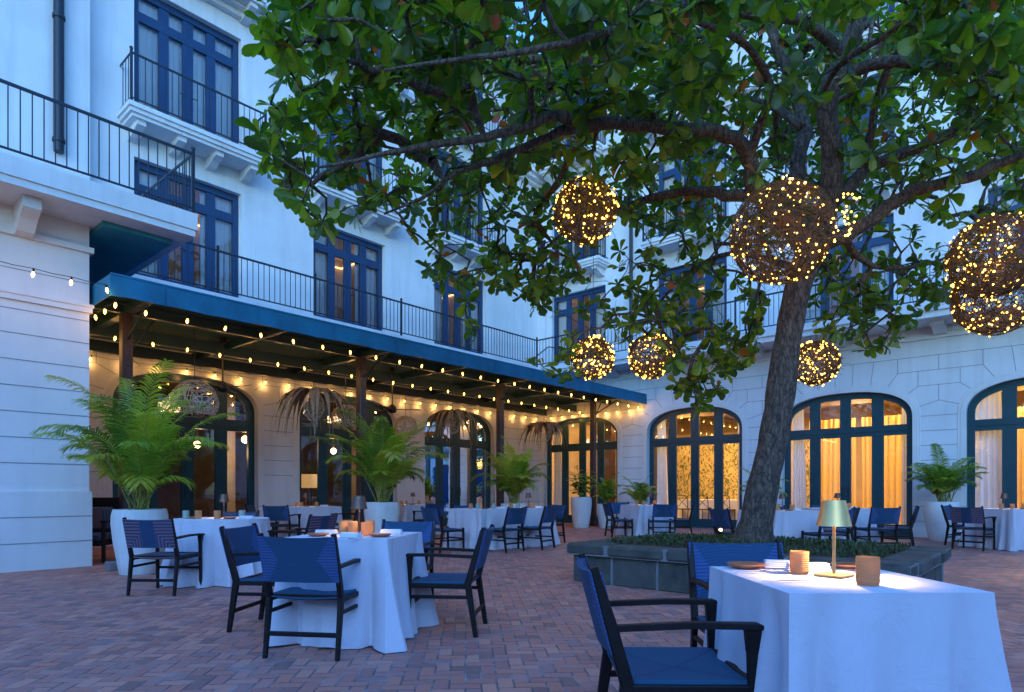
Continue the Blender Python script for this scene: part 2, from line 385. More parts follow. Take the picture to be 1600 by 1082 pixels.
        o = bpy.data.objects.new(name, me); COL.objects.link(o)
        if parent is not None: o.parent = parent
        return o

def tag(o, label, cat, group=None, kind=None):
    if label: o['label'] = label
    if cat: o['category'] = cat
    if group: o['group'] = group
    if kind: o['kind'] = kind
    return o
def thing(name, label, cat, loc=(0, 0, 0), rz=0., group=None):
    o = bpy.data.objects.new(name, None); COL.objects.link(o); o.location = loc; o.rotation_euler = (0, 0, rz); o.empty_display_size = .2
    return tag(o, label, cat, group)
KIDS = {}
def copy_tree(o, parent=None):
    c = o.copy(); COL.objects.link(c)
    if parent is not None: c.parent = parent; c.matrix_parent_inverse = o.matrix_parent_inverse
    if o.name not in KIDS: KIDS[o.name] = list(o.children)
    for ch in KIDS[o.name]: copy_tree(ch, c)
    return c
def place(proto, used, loc, rz, label, group=None):
    o = proto if not used else copy_tree(proto)
    if proto.name not in KIDS: KIDS[proto.name] = list(proto.children)
    o.location = loc; o.rotation_euler = (0, 0, rz); o['label'] = label
    if group: o['group'] = group
    return o

# ------------------------------------------------------------------ ground
g = MB(); g.quad((-200, -200, 0), (200, -200, 0), (200, 200, 0), (-200, 200, 0))
tag(g.build('ground', 'brick_paving'), 'courtyard floor of worn red brick paving', 'ground', kind='structure')

# ------------------------------------------------------------------ facades
NEXP = 2.45
def arch_pts(c, w, spring, rise, n=26, off=0.):
    pts = []
    for i in range(n+1):
        a = math.pi*(1-i/n); cu, su = math.cos(a), math.sin(a)
        u = math.copysign(abs(cu)**(2/NEXP), cu); z = abs(su)**(2/NEXP)
        pts.append((c+u*(w+off), spring+z*(rise+off)))
    return pts
def facade(mb, T, s0, s1, z0, z1, rects, arches, mi=0, rev=.26):
    br = sorted(set([s0, s1] + [q for r in rects for q in r[:2]] + [q for a in arches for q in (a[0]-a[1], a[0]+a[1])]))
    for a, b in zip(br[:-1], br[1:]):
        mid = (a+b)/2
        if b-a < 1e-6: continue
        blk = sorted([(r[2], r[3]) for r in rects if r[0] < mid < r[1]])
        ar = [q for q in arches if q[0]-q[1] < mid < q[0]+q[1]]
        zc = z0
        if ar: zc = ar[0][2]+ar[0][3]+.3
        if ar and abs(a-(ar[0][0]-ar[0][1])) < 1e-6:
            c, w, sp, ri = ar[0]; pts = arch_pts(c, w, sp, ri); zn = sp+ri+.3
            for (sa, za), (sb, zb) in zip(pts[:-1], pts[1:]):
                mb.quad(T(sa, za), T(sb, zb), T(sb, zn), T(sa, zn), mi)
                mb.quad(T(sa, za), T(sa, za, -rev), T(sb, zb, -rev), T(sb, zb), mi)
            for sa in (c-w, c+w): mb.quad(T(sa, z0), T(sa, sp), T(sa, sp, -rev), T(sa, z0, -rev), mi)
        for za, zb in blk:
            if za > zc: mb.quad(T(a, zc), T(b, zc), T(b, za), T(a, za), mi)
            zc = zb
        if z1 > zc: mb.quad(T(a, zc), T(b, zc), T(b, z1), T(a, z1), mi)
    for (a, b, za, zb) in rects:
        mb.quad(T(a, za), T(b, za), T(b, za, -rev), T(a, za, -rev), mi); mb.quad(T(a, zb), T(b, zb), T(b, zb, -rev), T(a, zb, -rev), mi)
        mb.quad(T(a, za), T(a, zb), T(a, zb, -rev), T(a, za, -rev), mi); mb.quad(T(b, za), T(b, zb), T(b, zb, -rev), T(b, za, -rev), mi)
def tbox(mb, T, s0, s1, z0, z1, d0, d1, mi=0):
    a = T(s0, z0, d0); b = T(s1, z1, d1)
    mb.box(min(a[0], b[0]), max(a[0], b[0]), min(a[1], b[1]), max(a[1], b[1]), z0, z1, mi)
def line(mb, T, s0, za, s1, zb, w=.013, d=.004, mi=0):
    dx, dz = s1-s0, zb-za; L = math.hypot(dx, dz)
    if L < 1e-5: return
    nx, nz = -dz/L*w/2, dx/L*w/2
    mb.quad(T(s0-nx, za-nz, d), T(s1-nx, zb-nz, d), T(s1+nx, zb+nz, d), T(s0+nx, za+nz, d), mi)

AW, SPR, RISE = 1.53, 2.90, .74
def rustication(mb, T, centres, s0, s1, base=.03):
    """joints cut in the ground-floor stone: courses on the piers, voussoirs over the arches"""
    edges = [s0] + [q for c in centres for q in (c-AW, c+AW)] + [s1]
    piers = [(edges[i], edges[i+1]) for i in range(0, len(edges), 2)]
    line(mb, T, s0, 4.35, s1, 4.35)
    for a, b in piers:
        a_in = a if a == s0 else a+.16; b_in = b if b == s1 else b-.16
        if b_in-a_in < .05: continue
        for z in (1.49, 1.845, 2.2, 2.555, 2.91): line(mb, T, a_in, z, b_in, z)
        for z in (.38, .74): line(mb, T, a if a == s0 else a+.004, z, b if b == s1 else b-.004, z, d=base+.004)
        m = (a+b)/2
        if b-a > 1.6:
            line(mb, T, a_in, 3.64, b_in, 3.64); line(mb, T, a_in, 4.0, b_in, 4.0); line(mb, T, a_in, 3.27, b_in, 3.27)
            k = a+.5
            while k < b-.3: line(mb, T, k, 3.27, k, 3.64); line(mb, T, k+.4, 3.64, k+.4, 4.0); line(mb, T, k, 4.0, k, 4.35); k += 1.1
            continue
        for k in (-.85, 0, .85):
            if s0 < m+k < s1: line(mb, T, m+k, 4.0, m+k, 4.35)
        line(mb, T, max(s0, m-.85), 4.0, min(s1, m+.85), 4.0)
        for k in (-.42, .42): line(mb, T, m+k, 3.64, m+k, 4.0)
        line(mb, T, m-.42, 3.64, m+.42, 3.64); line(mb, T, m, 3.27, m, 3.64)
        for sgn, e in ((-1, a), (1, b)):
            if e in (s0, s1): continue
            line(mb, T, m, 3.27, e-sgn*.06, 3.12); line(mb, T, m+sgn*.42, 3.64, e+sgn*.16, 3.42); line(mb, T, m+sgn*.85, 4.0, e+sgn*.55, 3.66)
    for c in centres:
        for k in (-.62, -.2, .2, .62):
            u = k/AW; z = SPR+(RISE+.17)*(1-abs(u)**NEXP)**(1/NEXP)
            line(mb, T, c+k, z, c+k*1.12, 4.35)
def arch_trim(mb, T, centres, z0):
    for c in centres:
        rings = []
        for off, d in ((.0, .022), (.105, .022), (.118, .012), (.165, .012), (.172, .0)):
            p = arch_pts(c, AW, SPR, RISE, 26, off)
            rings.append([T(c-AW-off, z0, d)] + [T(s, z, d) for s, z in p] + [T(c+AW+off, z0, d)])
        inner = [T(c-AW, z0, 0)] + [T(s, z, 0) for s, z in arch_pts(c, AW, SPR, RISE)] + [T(c+AW, z0, 0)]
        rings.insert(0, inner)
        for A, B in zip(rings[:-1], rings[1:]):
            for i in range(len(A)-1): mb.quad(A[i], A[i+1], B[i+1], B[i])

def arched_door(parent, T, c, d0, off, mats='teal_frame', swap=False):
    """arched french doors: four glazed leaves, transom, fanlight"""
    root = bpy.data.objects.new('arched_door', None); COL.objects.link(root); root.parent = parent; root.location = tuple(Vector(T(c, 0, d0))-Vector(off))
    o2 = T(c, 0, d0)
    f = MB(); w = AW-.002
    def ring(offa, offb, da, db):
        P = []
        for of, d in ((offa, da), (offa, db), (offb, db), (offb, da)):
            p = arch_pts(c, w, SPR, RISE-.002, 30, of); P.append([T(c-w-of, .02, d)] + [T(s, z, d) for s, z in p] + [T(c+w+of, .02, d)])
        for q in range(4):
            A, B = P[q], P[(q+1) % 4]
            for i in range(len(A)-1): f.quad(A[i], A[i+1], B[i+1], B[i])
    ring(0, -.15, d0-.04, d0+.045)
    def ztop(s):
        u = min(1, abs(s-c)/(w-.07)); return SPR+(RISE-.07)*(1-u**NEXP)**(1/NEXP)
    for k in (-1, 0, 1):
        x0, x1 = (-.13, .13) if k == 0 else ((.61, .88) if k > 0 else (-.88, -.61))
        zt = min(ztop(c+x0), ztop(c+x1))
        tbox(f, T, c+x0, c+x1, .022, zt, d0-.032, d0+.030)
        if k == 0: tbox(f, T, c-.035, c+.035, .25, 2.48, d0+.0305, d0+.044); tbox(f, T, c-.03, c+.03, 2.78, zt-.03, d0+.0305, d0+.044)
        else:
            m = c+(x0+x1)/2; tbox(f, T, m-.006, m+.006, .25, 2.48, d0+.0305, d0+.034)
            for hz in (.55, 1.4, 2.25): tbox(f, T, m-.012, m+.012, hz-.06, hz+.06, d0+.0305, d0+.046)
    tbox(f, T, c-w+.1, c+w-.1, 2.5, 2.76, d0-.036, d0+.036); tbox(f, T, c-w+.12, c+w-.12, 2.61, 2.65, d0+.0365, d0+.052)
    tbox(f, T, c-w+.1, c+w-.1, .024, .27, d0-.034, d0+.034)
    tbox(f, T, c-w, c+w, .0, .021, d0-.06, d0+.10)
    f.build('frame', mats, root, o2)
    p = MB(); pts = [T(c-w+.06, .1, d0)] + [T(s, z, d0) for s, z in arch_pts(c, w-.06, SPR, RISE-.06)] + [T(c+w-.06, .1, d0)]
    p.add(pts, (tuple(range(len(pts))),)); p.build('pane', 'glass', root, o2)
    for sg in (-1, 1):
        h = MB(); h.tube([T(c+sg*.075, .95, d0+.03), T(c+sg*.075, .95, d0+.09), T(c+sg*.075, 1.22, d0+.09), T(c+sg*.075, 1.22, d0+.03)], .011, 6)
        h.build('handle', 'iron', root, o2, 'auto')
    return root
def french_window(parent, T, s0, s1, z0, z1, d0, off):
    c = (s0+s1)/2
    root = bpy.data.objects.new('window', None); COL.objects.link(root); root.parent = parent; root.location = tuple(Vector(T(c, z0, d0))-Vector(off))
    o2 = T(c, z0, d0); f = MB(); W = s1-s0; a = .002
    tbox(f, T, s0+a, s0+.13, z0+a, z1-a, d0-.04, d0+.045); tbox(f, T, s1-.13, s1-a, z0+a, z1-a, d0-.04, d0+.045)
    tbox(f, T, s0+.131, s1-.131, z1-.15, z1-a, d0-.04, d0+.043); tbox(f, T, s0+.131, s1-.131, z0+a, z0+.30, d0-.036, d0+.036)
    zt = z1-.56
    tbox(f, T, s0+.131, s1-.131, zt-.11, zt+.09, d0-.036, d0+.038)
    cw = (W-.26)/4
    for i in range(1, 4):
        m = s0+.13+cw*i; hw = .10 if i != 2 else .11
        tbox(f, T, m-hw, m+hw, z0+.01, z1-.16, d0-.03, d0+.031)
        tbox(f, T, m-.02, m+.02, z0+.03, z1-.17, d0+.0315, d0+(.045 if i == 2 else .036))
    f.build('frame', 'navy_frame', root, o2)
    p = MB(); p.quad(T(s0+.1, z0+.1, d0), T(s1-.1, z0+.1, d0), T(s1-.1, z1-.1, d0), T(s0+.1, z1-.1, d0)); p.build('pane', 'glass', root, o2)
    for sg in (-1, 1):
        h = MB(); h.tube([T(c+sg*.07, z0+1.02, d0+.03), T(c+sg*.07, z0+1.02, d0+.08), T(c+sg*.19, z0+1.02, d0+.08)], .01, 6); h.build('handle', 'iron', root, o2)
    return root
def railing_mesh(segs, zb, zt, posts=(), step=.125):
    m = MB()
    for (x0, y0), (x1, y1) in segs:
        L = math.hypot(x1-x0, y1-y0); k = max(1, int(L/step))
        m.beam((x0, y0, zt), (x1, y1, zt), .045, .02, side=(0, 0, 1)); m.beam((x0, y0, zb+.09), (x1, y1, zb+.09), .03, .014, side=(0, 0, 1))
        for i in range(1, k):
            t = i/k; x, y = x0+(x1-x0)*t, y0+(y1-y0)*t
            m.box(x-.0065, x+.0065, y-.0065, y+.0065, zb+.09, zt)
    for x, y in posts:
        m.box(x-.022, x+.022, y-.022, y+.022, zb, zt+.05); m.sphere((x, y, zt+.085), .036, 8, 6)
    return m
def bracket_mesh(T, s, zt, depth, h, w=.2):
    """console bracket with a curved underside"""
    m = MB(); prof = [(0, 0), (0, -h), (depth*.35, -h*.93), (depth*.62, -h*.62), (depth*.82, -h*.5), (depth, -h*.38), (depth, 0)]
    A = [T(s-w/2, zt+z, d+.001) for d, z in prof]; B = [T(s+w/2, zt+z, d+.001) for d, z in prof]; n = len(prof)
    m.add(A+B, [tuple(range(n)), tuple(range(2*n-1, n-1, -1))] + [(i, (i+1) % n, n+(i+1) % n, n+i) for i in range(n)])
    return m
def small_balcony(parent, T, c, z, off, w=2.9, depth=.64, nb=3):
    root = bpy.data.objects.new('balcony', None); COL.objects.link(root); root.parent = parent; o2 = T(c, z, 0); root.location = tuple(Vector(o2)-Vector(off))
    m = MB(); tbox(m, T, c-w/2, c+w/2, z-.09, z, .0, depth+.06); tbox(m, T, c-w/2+.04, c+w/2-.04, z-.17, z-.0905, .0, depth+.02); tbox(m, T, c-w/2+.09, c+w/2-.09, z-.24, z-.1705, .0, depth-.03)
    m.build('slab', 'trim_white', root, o2)
    for i in range(nb):
        s = c-w/2+.28+(w-.56)*i/(nb-1); bracket_mesh(T, s, z-.24, depth-.1, .24, .17).build('bracket', 'trim_white', root, o2)
    a, b = c-w/2+.06, c+w/2-.06; q = [T(a, z, .02), T(a, z, depth), T(b, z, depth), T(b, z, .02)]; q = [(x[0], x[1]) for x in q]
    railing_mesh([(q[0], q[1]), (q[1], q[2]), (q[2], q[3])], z, z+.97, posts=(q[1], q[2])).build('railing', 'iron', root, o2)

FL = [(5.37, 8.0), (8.76, 11.6), (12.45, 15.0)]   # second to fourth storey window bottoms and tops
LC = [5.93, 10.07, 14.17]; BC = [-12.78, -8.64, -4.46, -.33, 3.82]
WW = 1.13
# ---- left wing
OFL = (VL, 6.0, 0.0)
lw = thing('hotel_wing', 'long white wing with three dark arched doors behind the blue awning', 'building', OFL)
m = MB()
lrects = [(c-WW, c+WW, a, b) for c in LC for a, b in FL] + [(.7, 2.96, FL[0][0], FL[0][1])]
facade(m, TL, -8, UB, 0, 15.3, lrects, [(c, AW, SPR, RISE) for c in LC])
rb = [(-8, LC[0]-AW-.175)] + [(LC[i]+AW+.175, LC[i+1]-AW-.175) for i in range(2)] + [(LC[2]+AW+.175, UB)]
m.build('wall', 'stucco', lw, OFL)
tm = [(3.0, LC[0]-AW)] + [(LC[i]+AW, LC[i+1]-AW) for i in range(2)] + [(LC[2]+AW, UB-.002)]
for a, b in tm: m = MB(); tbox(m, TL, a, b, 0, 1.1, .0, .03); m.build('plinth', 'stone_wall', lw, OFL)
m = MB(); rustication(m, TL, LC, 3.0, UB); m.build('stone_joint', 'joint', lw, OFL)
m = MB(); arch_trim(m, TL, LC, .0)
m.build('arch_moulding', 'stone_wall', lw, OFL)
m = MB()
tbox(m, TL, -8, UB, 12.02, 12.14, .0, .14); tbox(m, TL, -8, UB, 12.1405, 12.27, .0, .30); tbox(m, TL, -8, UB, 12.2705, 12.4, .0, .42)
tbox(m, TL, -8, 3.95, 5.36, 12.019, .0, .24)
m.build('cornice', 'trim_white', lw, OFL)
m = MB(); tbox(m, TL, -8, UB+.4, 15.3, 15.5, -.4, .9)
for i in range(60): tbox(m, TL, -8+i*.44, -8+i*.44+.1, 15.14, 15.2995, .0, .8)
m.add([TL(-8, 15.55, 1.0), TL(UB+.4, 15.55, 1.0), TL(UB+.4, 18, -5), TL(-8, 18, -5)], ((0, 1, 2, 3),))
m.build('roof', 'roof_tile', lw, OFL)
for c in LC: arched_door(lw, TL, c, -.2, OFL)
for c in LC:
    for a, b in FL: french_window(lw, TL, c-WW, c+WW, a, b, -.18, OFL)
french_window(lw, TL, .7, 2.96, FL[0][0], FL[0][1], -.18, OFL)
for c in LC: small_balcony(lw, TL, c, 8.75, OFL, nb=4)
for c in LC: small_balcony(lw, TL, c, 12.44, OFL)
# terrace slab and railing running along the first floor
m = MB(); tbox(m, TL, 4.25, UB, 5.13, 5.35, 0.0, .75); tbox(m, TL, 4.25, UB, 5.0, 5.1295, 0.0, .68); tbox(m, TL, 3.0, UB, 4.74, 4.80, .0, .07)
m.build('slab', 'trim_white', lw, OFL)
xr = VL+.71; yr = UB-1.03
pp = [(xr, 6.2), (xr, 8.55), (xr, 11.2), (xr, 13.8), (xr, yr)]
railing_mesh([(pp[i], pp[i+1]) for i in range(4)] + [((xr, 4.19), pp[0])], 5.35, 6.27, posts=pp[:-1]).build('railing', 'iron', lw, OFL)
for c in (4.95, 9.1, 13.2):
    m = MB(); tbox(m, TL, c-.33, c+.33, 3.86, 4.06, .0, .02)
    for k in range(5): tbox(m, TL, c-.29, c+.29, 3.885+k*.034, 3.9+k*.034, .0205, .032)
    m.build('vent', 'vent_metal', lw, OFL)
m = MB(); m.tube([(VL+.33, 3.42, 7.42), (VL+.33, 3.42, 15)], .085, 12)
for z in (7.6, 9.9, 12.0): m.tube([(VL+.33, 3.42, z), (VL+.33, 3.42, z+.06)], .105, 12)
m.build('downpipe', 'iron', lw, OFL, 'auto')

# ---- back wing
OFB = (-4.0, UB, 0.0)
bw = thing('hotel_wing', 'white back wing with lit arched doors and a long balcony, behind the tree', 'building', OFB)
BWC = [-12.85, -8.70, -4.46, -.33, 3.82]
m = MB(); brects = [(c-WW, c+WW, a, b) for c in BWC for a, b in FL]
facade(m, TB, VL, 9, 0, 15.3, brects, [(c, AW, SPR, RISE) for c in BC]); m.build('wall', 'stucco', bw, OFB)
m = MB(); ed = [VL+.031] + [q for c in BC for q in (c-AW, c+AW)] + [9]
for i in range(0, len(ed), 2):
    if ed[i+1]-ed[i] > .02:
        m = MB(); tbox(m, TB, ed[i], ed[i+1], 0, 1.1, .0, .03)
        if i >= 2: tbox(m, TB, ed[i], ed[i+1], 0, .13, .0305, .12)
        m.build('plinth', 'stone_wall', bw, OFB)
m = MB(); rustication(m, TB, BC, VL, 9); m.build('stone_joint', 'joint', bw, OFB)
m = MB(); arch_trim(m, TB, BC, .0); m.build('arch_moulding', 'stone_wall', bw, OFB)
m = MB(); tbox(m, TB, VL+.43, 9, 12.02, 12.14, .0, .14); tbox(m, TB, VL+.43, 9, 12.1405, 12.27, .0, .30); tbox(m, TB, VL+.43, 9, 12.2705, 12.4, .0, .42)
tbox(m, TB, VL+.002, VL+.33, 5.36, 12.0, .0, .10)
m.build('cornice', 'trim_white', bw, OFB)
m = MB(); tbox(m, TB, VL, 9, 15.3, 15.5, -.4, .9)
m.add([TB(VL, 15.55, 1.0), TB(9, 15.55, 1.0), TB(9, 18, -5), TB(VL, 18, -5)], ((0, 1, 2, 3),)); m.build('roof', 'roof_tile', bw, OFB)
for c in BC: arched_door(bw, TB, c, -.2, OFB)
for c in BWC:
    for a, b in FL: french_window(bw, TB, c-WW, c+WW, a, b, -.18, OFB)
for c in BWC:
    for z in (8.75, 12.44): small_balcony(bw, TB, c, z, OFB, w=2.6)
m = MB(); tbox(m, TB, VL+.752, 9, 5.17, 5.35, 0.0, 1.08); tbox(m, TB, VL+.752, 9, 5.03, 5.1695, 0.0, 1.02); tbox(m, TB, VL, 9, 4.74, 4.80, .0, .07); tbox(m, TB, VL, 9, 4.80, 4.85, .0, .04)
m.build('slab', 'trim_white', bw, OFB)
for s in (-11.3, -9.4, -6.6, -4.5, -2.35, -.2, 2, 4): bracket_mesh(TB, s, 5.03, .62, .22, .26).build('bracket', 'trim_white', bw, OFB)
pb = [(xr, yr), (-11.6, yr), (-9.2, yr), (-6.9, yr), (-4.6, yr), (-2.3, yr), (0, yr), (4.5, yr), (9, yr)]
railing_mesh([(pb[i], pb[i+1]) for i in range(8)], 5.35, 6.27, posts=pb[:-1]).build('railing', 'iron', bw, OFB)
m = MB(); m.tube([(-10.7, UB-.09, 5.35), (-10.7, UB-.09, 12.0)], .06, 10); m.build('downpipe', 'iron', bw, OFB, 'auto')

# ---- unseen wings closing the courtyard, added for glass reflections, kept low for skylight
def TO(s, z, d=0.): return (15.0-d, s, z)
def TS_(s, z, d=0.): return (s, -15.0+d, z)
for T, s0, s1, off, lab in ((TO, -16, UB+1, (15., 2., 0.), 'unseen facing hotel wing, added to be mirrored in the door glass under the awning'), (TS_, VL-2, 16, (0., -15., 0.), 'unseen rear hotel wing, added to be mirrored in the door glass of the back wing')):
    ow = thing('hotel_wing', lab, 'building', off); m = MB(); cs = [s0+3+4.2*i for i in range(int((s1-s0-4)/4.2)+1)]
    facade(m, T, s0, s1, 0, 5.6, [], [(c, AW, SPR, RISE) for c in cs]); m.build('wall', 'stucco', ow, off)
    for c in cs:
        for a, b in [(.02, 3.8)]:
            w = AW if a < 1 else WW; m = MB(); tbox(m, T, c-w-.1, c+w+.1, a-.05, b+.1, -.32, -.27); m.build('window', 'navy_frame', ow, off)
    m = MB(); tbox(m, T, s0, s1, 5.05, 5.35, .001, .8); m.build('slab', 'trim_white', ow, off)

# ---- left block with the terrace
BX = -10.9; OFK = (BX, 0.0, 0.0)
def TK(s, z, d=0.): return (BX+d, s, z)
bk = thing('hotel_wing', 'pale block with plain coursed wall and roof terrace, left of the awning', 'building', OFK)
m = MB(); m.box(VL+.01, BX, -12, 3.0, 0, 5.0); m.box(VL+.01, BX+.03, -12, 3.03, 0, 1.1); m.box(VL+.01, BX+.035, -12, 3.035, 3.72, 3.80); m.box(VL+.01, BX+.05, -12, 3.05, 3.80, 3.84)
m.box(VL+.01, BX+.05, -12, 3.05, 4.60, 4.68); m.build('wall', 'stone_wall', bk, OFK)
m = MB()
for z in (1.49, 1.845, 2.2, 2.555, 2.91, 3.27, 3.6, 4.15): line(m, TK, -12, z, 3.0, z)
for z in (.38, .74): line(m, TK, -12, z, 3.03, z, d=.034)
def TKe(s, z, d=0.): return (s, 3.0+d, z)
for z in (1.49, 1.845, 2.2, 2.555, 2.91, 3.27, 3.6, 4.15): line(m, TKe, VL, z, BX, z)
m.build('stone_joint', 'joint', bk, OFK)
m = MB(); m.box(VL+.01, BX+.80, -12, 4.22, 5.10, 5.35); m.box(VL+.01, BX+.775, -12, 4.195, 5.0005, 5.0995); m.build('slab', 'trim_white', bk, OFK)
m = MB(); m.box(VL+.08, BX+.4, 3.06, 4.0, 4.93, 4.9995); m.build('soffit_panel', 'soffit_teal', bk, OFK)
for s in (-4.4, -1.9, .35, 2.2): bracket_mesh(TK, s, 5.0, .55, .40, .2).build('bracket', 'trim_white', bk, OFK)
xk = BX+.75; pk = [(xk, -12), (xk, -6), (xk, -1.5), (xk, 4.17), (xr, 4.17)]
railing_mesh([(pk[i], pk[i+1]) for i in range(4)], 5.35, 6.27, posts=pk[1:-1]).build('railing', 'iron', bk, OFK)

# ------------------------------------------------------------------ rooms behind the glass
def inner_box(x0, x1, y0, y1, z0, z1, skip):
    w = MB(); c = MB(); fl = MB()
    if 'x0' not in skip: w.quad((x0, y0, z0), (x0, y1, z0), (x0, y1, z1), (x0, y0, z1))
    if 'x1' not in skip: w.quad((x1, y0, z0), (x1, y1, z0), (x1, y1, z1), (x1, y0, z1))
    if 'y0' not in skip: w.quad((x0, y0, z0), (x1, y0, z0), (x1, y0, z1), (x0, y0, z1))
    if 'y1' not in skip: w.quad((x0, y1, z0), (x1, y1, z0), (x1, y1, z1), (x0, y1, z1))
    c.quad((x0, y0, z1), (x1, y0, z1), (x1, y1, z1), (x0, y1, z1)); fl.quad((x0, y0, z0), (x1, y0, z0), (x1, y1, z0), (x0, y1, z0))
    return w, c, fl
w, c, fl = inner_box(-14.8, 8, UB+.262, UB+6.2, .05, 4.1, ('y0',))
for s0, s1 in ((-14.8, -14.4), ): pass
w.build('interior_wall', 'room_wall', bw, OFB); fl.build('interior_floor', 'room_floor', bw, OFB)
for i in range(9): c.box(-14.8+i*2.6, -14.8+i*2.6+.22, UB+.27, UB+6.19, 3.84, 4.0995)
for y in (UB+2.1, UB+4.2): c.box(-14.8, 8, y, y+.2, 3.86, 4.0994)
c.build('interior_ceiling', 'room_ceiling', bw, OFB)
m = MB(); m.box(-11.9, -6.6, UB+5.05, UB+5.15, .06, 3.1); m.build('wallpaper_panel', 'leaf_wallpaper', bw, OFB)
m = MB(); m.box(-13.7, -13.4, UB+3.0, UB+3.3, .06, 3.8); m.box(-12.4, -12.1, UB+3.6, UB+3.9, .06, 3.8); m.box(-11.95, -11.9, UB+2.5, UB+5.0, .06, 2.9); m.build('interior_column', 'brown_wood', bw, OFB)
# left wing room (dim restaurant)
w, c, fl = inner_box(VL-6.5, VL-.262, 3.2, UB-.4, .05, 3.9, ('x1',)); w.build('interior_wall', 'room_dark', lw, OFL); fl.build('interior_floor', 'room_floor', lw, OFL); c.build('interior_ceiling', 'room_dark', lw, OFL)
m = MB(); m.box(VL-2.3, VL-2.2, 14.7, 16.6, .06, 3.2); m.build('painted_panel', 'red_panel', lw, OFL)
m = MB()
for y in (7.9, 12.0): m.box(VL-3.3, VL-2.9, y, y+.4, .06, 3.89)
m.build('interior_column', 'room_wall', lw, OFL)

def light(name, kind, loc, power, col=(1., .62, .30), size=.2, parent=None, rot=(0, 0, 0), spot=None, shape='DISK', off=None):
    d = bpy.data.lights.new(name, kind); d.energy = power; d.color = col
    if kind == 'AREA': d.shape = shape; d.size = size
    elif kind in ('POINT', 'SPOT'): d.shadow_soft_size = size
    if spot: d.spot_size = R(spot); d.spot_blend = .6
    o = bpy.data.objects.new(name, d); COL.objects.link(o)
    if parent is not None: o.parent = parent; loc = Vector(loc)-Vector(off if off else (0, 0, 0))
    o.location = loc; o.rotation_euler = rot; return o
ROOMW = 85.
nl = 0
for vx in (-13.2, -10.9, -9.3, -7.4, -5.1, -3.3, -.9, 1.2, 4.5):
    for uy in (UB+1.1, UB+3.3):
        r_ = thing('ceiling_light', 'recessed round ceiling light in the %s half of the lit dining room' % ('left' if vx < -8 else 'right'), 'ceiling light', (vx, uy, 3.82 if uy < UB+2 else 4.08), 0, 'downlights in the back dining room')
        m = MB(); m.lathe([(.001, 0), (.105, 0), (.105, .02), (.001, .02)], 16); m.build('lens', 'downlight', r_)
        m = MB(); m.lathe([(.106, -.004), (.14, -.004), (.14, .02), (.106, .02), (.106, -.004)], 16, caps=False); m.build('trim_ring', 'silver', r_)
        l_ = light('room_glow', 'AREA', (vx, uy, (3.80 if uy < UB+2 else 4.06)), ROOMW, (1., .57, .18), .24)
        l_.parent = r_; l_.location = (0, 0, -.02)
# left room glow: sconces and pendants, with their glass as the lamp
def glow_ball(name, label, loc, r, mat='lamp_globe', power=9., group=None):
    r_ = thing(name, label, 'lamp', loc, 0, group)
    m = MB(); m.sphere((0, 0, 0), r, 14, 9); m.build('globe', mat, r_, smooth=True)
    m = MB(); m.tube([(0, 0, r), (0, 0, r+.05)], .03, 8); m.tube([(0, 0, r+.05), (0, 0, 3.88-loc[2])], .006, 5); m.build('cord', 'brass', r_)
    if power: l_ = light('lamp_glow', 'POINT', (0, 0, 0), power, (1., .6, .28), r*1.2); l_.parent = r_; l_.location = (0, 0, -r-.08)
def inL(px, py, dep):  # point inside the left room: pixel + depth behind the glass
    a = (px-CX)/F; Y = (-VL+dep)/(SY-CYW*a); return PX(px, py, Y)
for k, (px, py, dp, r, lab) in enumerate([(308, 695, 1.6, .11, 'round globe lamp low behind the first arched door, beside the palm'), (383, 687, 1.9, .12, 'round globe lamp glowing at the right edge of the first arched door'),
        (521, 705, 1.8, .11, 'round globe lamp inside the middle arched door, half behind the second palm'), (672, 713, 1.7, .12, 'round globe lamp at the left edge of the third arched door'),
        (724, 708, 1.9, .14, 'round globe lamp in the middle of the third arched door')]):
    glow_ball('globe_lamp', lab, inL(px, py, dp), r*.8, group='globe lamps in the left wing restaurant', power=22.)
def dome_lamp(px, py, dp, r, lab):
    p = inL(px, py, dp); r_ = thing('pendant_lamp', lab, 'pendant lamp', p, 0, 'dome pendants in the restaurant')
    m = MB(); m.lathe([(r, 0), (r*.97, r*.25), (r*.8, r*.5), (r*.45, r*.68), (.03, r*.74)], 20, caps=False); m.build('shade', 'dome_shade', r_, smooth=True)
    m = MB(); m.tube([(0, 0, r*.74), (0, 0, 3.88-p.z)], .008, 5); m.build('cord', 'cable', r_)
dome_lamp(262, 642, 1.4, .3, 'pale dome pendant lamp glowing inside the first arched door'); dome_lamp(519, 660, 1.9, .26, 'pale dome pendant lamp glowing in the fanlight of the middle arched door'); dome_lamp(675, 677, 1.6, .26, 'pale dome pendant lamp in the left fanlight of the third arched door')
# floor lamp with yellow shade in middle arch
p = inL(486, 748, 2.4); r_ = thing('floor_lamp', 'floor lamp with a broad yellow shade inside the middle arched door', 'floor lamp', (p.x, p.y, .05))
m = MB(); m.lathe([(.32, 1.15), (.28, 1.55)], 20, caps=False); m.build('lamp_shade', 'yellow_shade', r_, smooth=True)
m = MB(); m.lathe([(.16, 0), (.16, .03), (.02, .05), (.02, 1.3)], 12); m.build('stand', 'dark_wood', r_)
# sparkle lights on the restaurant ceiling
for k in range(26):
    y = random.uniform(4.5, 16); x = VL-random.uniform(.9, 4.5)
    o = MB(); o.sphere((0, 0, 0), .022, 8, 5); o = o.build('ceiling_light', 'fairy'); o.location = (x, y, 3.86)
    tag(o, 'tiny warm spotlight on the dark restaurant ceiling of the left wing', 'ceiling light', 'small spotlights on the restaurant ceiling')

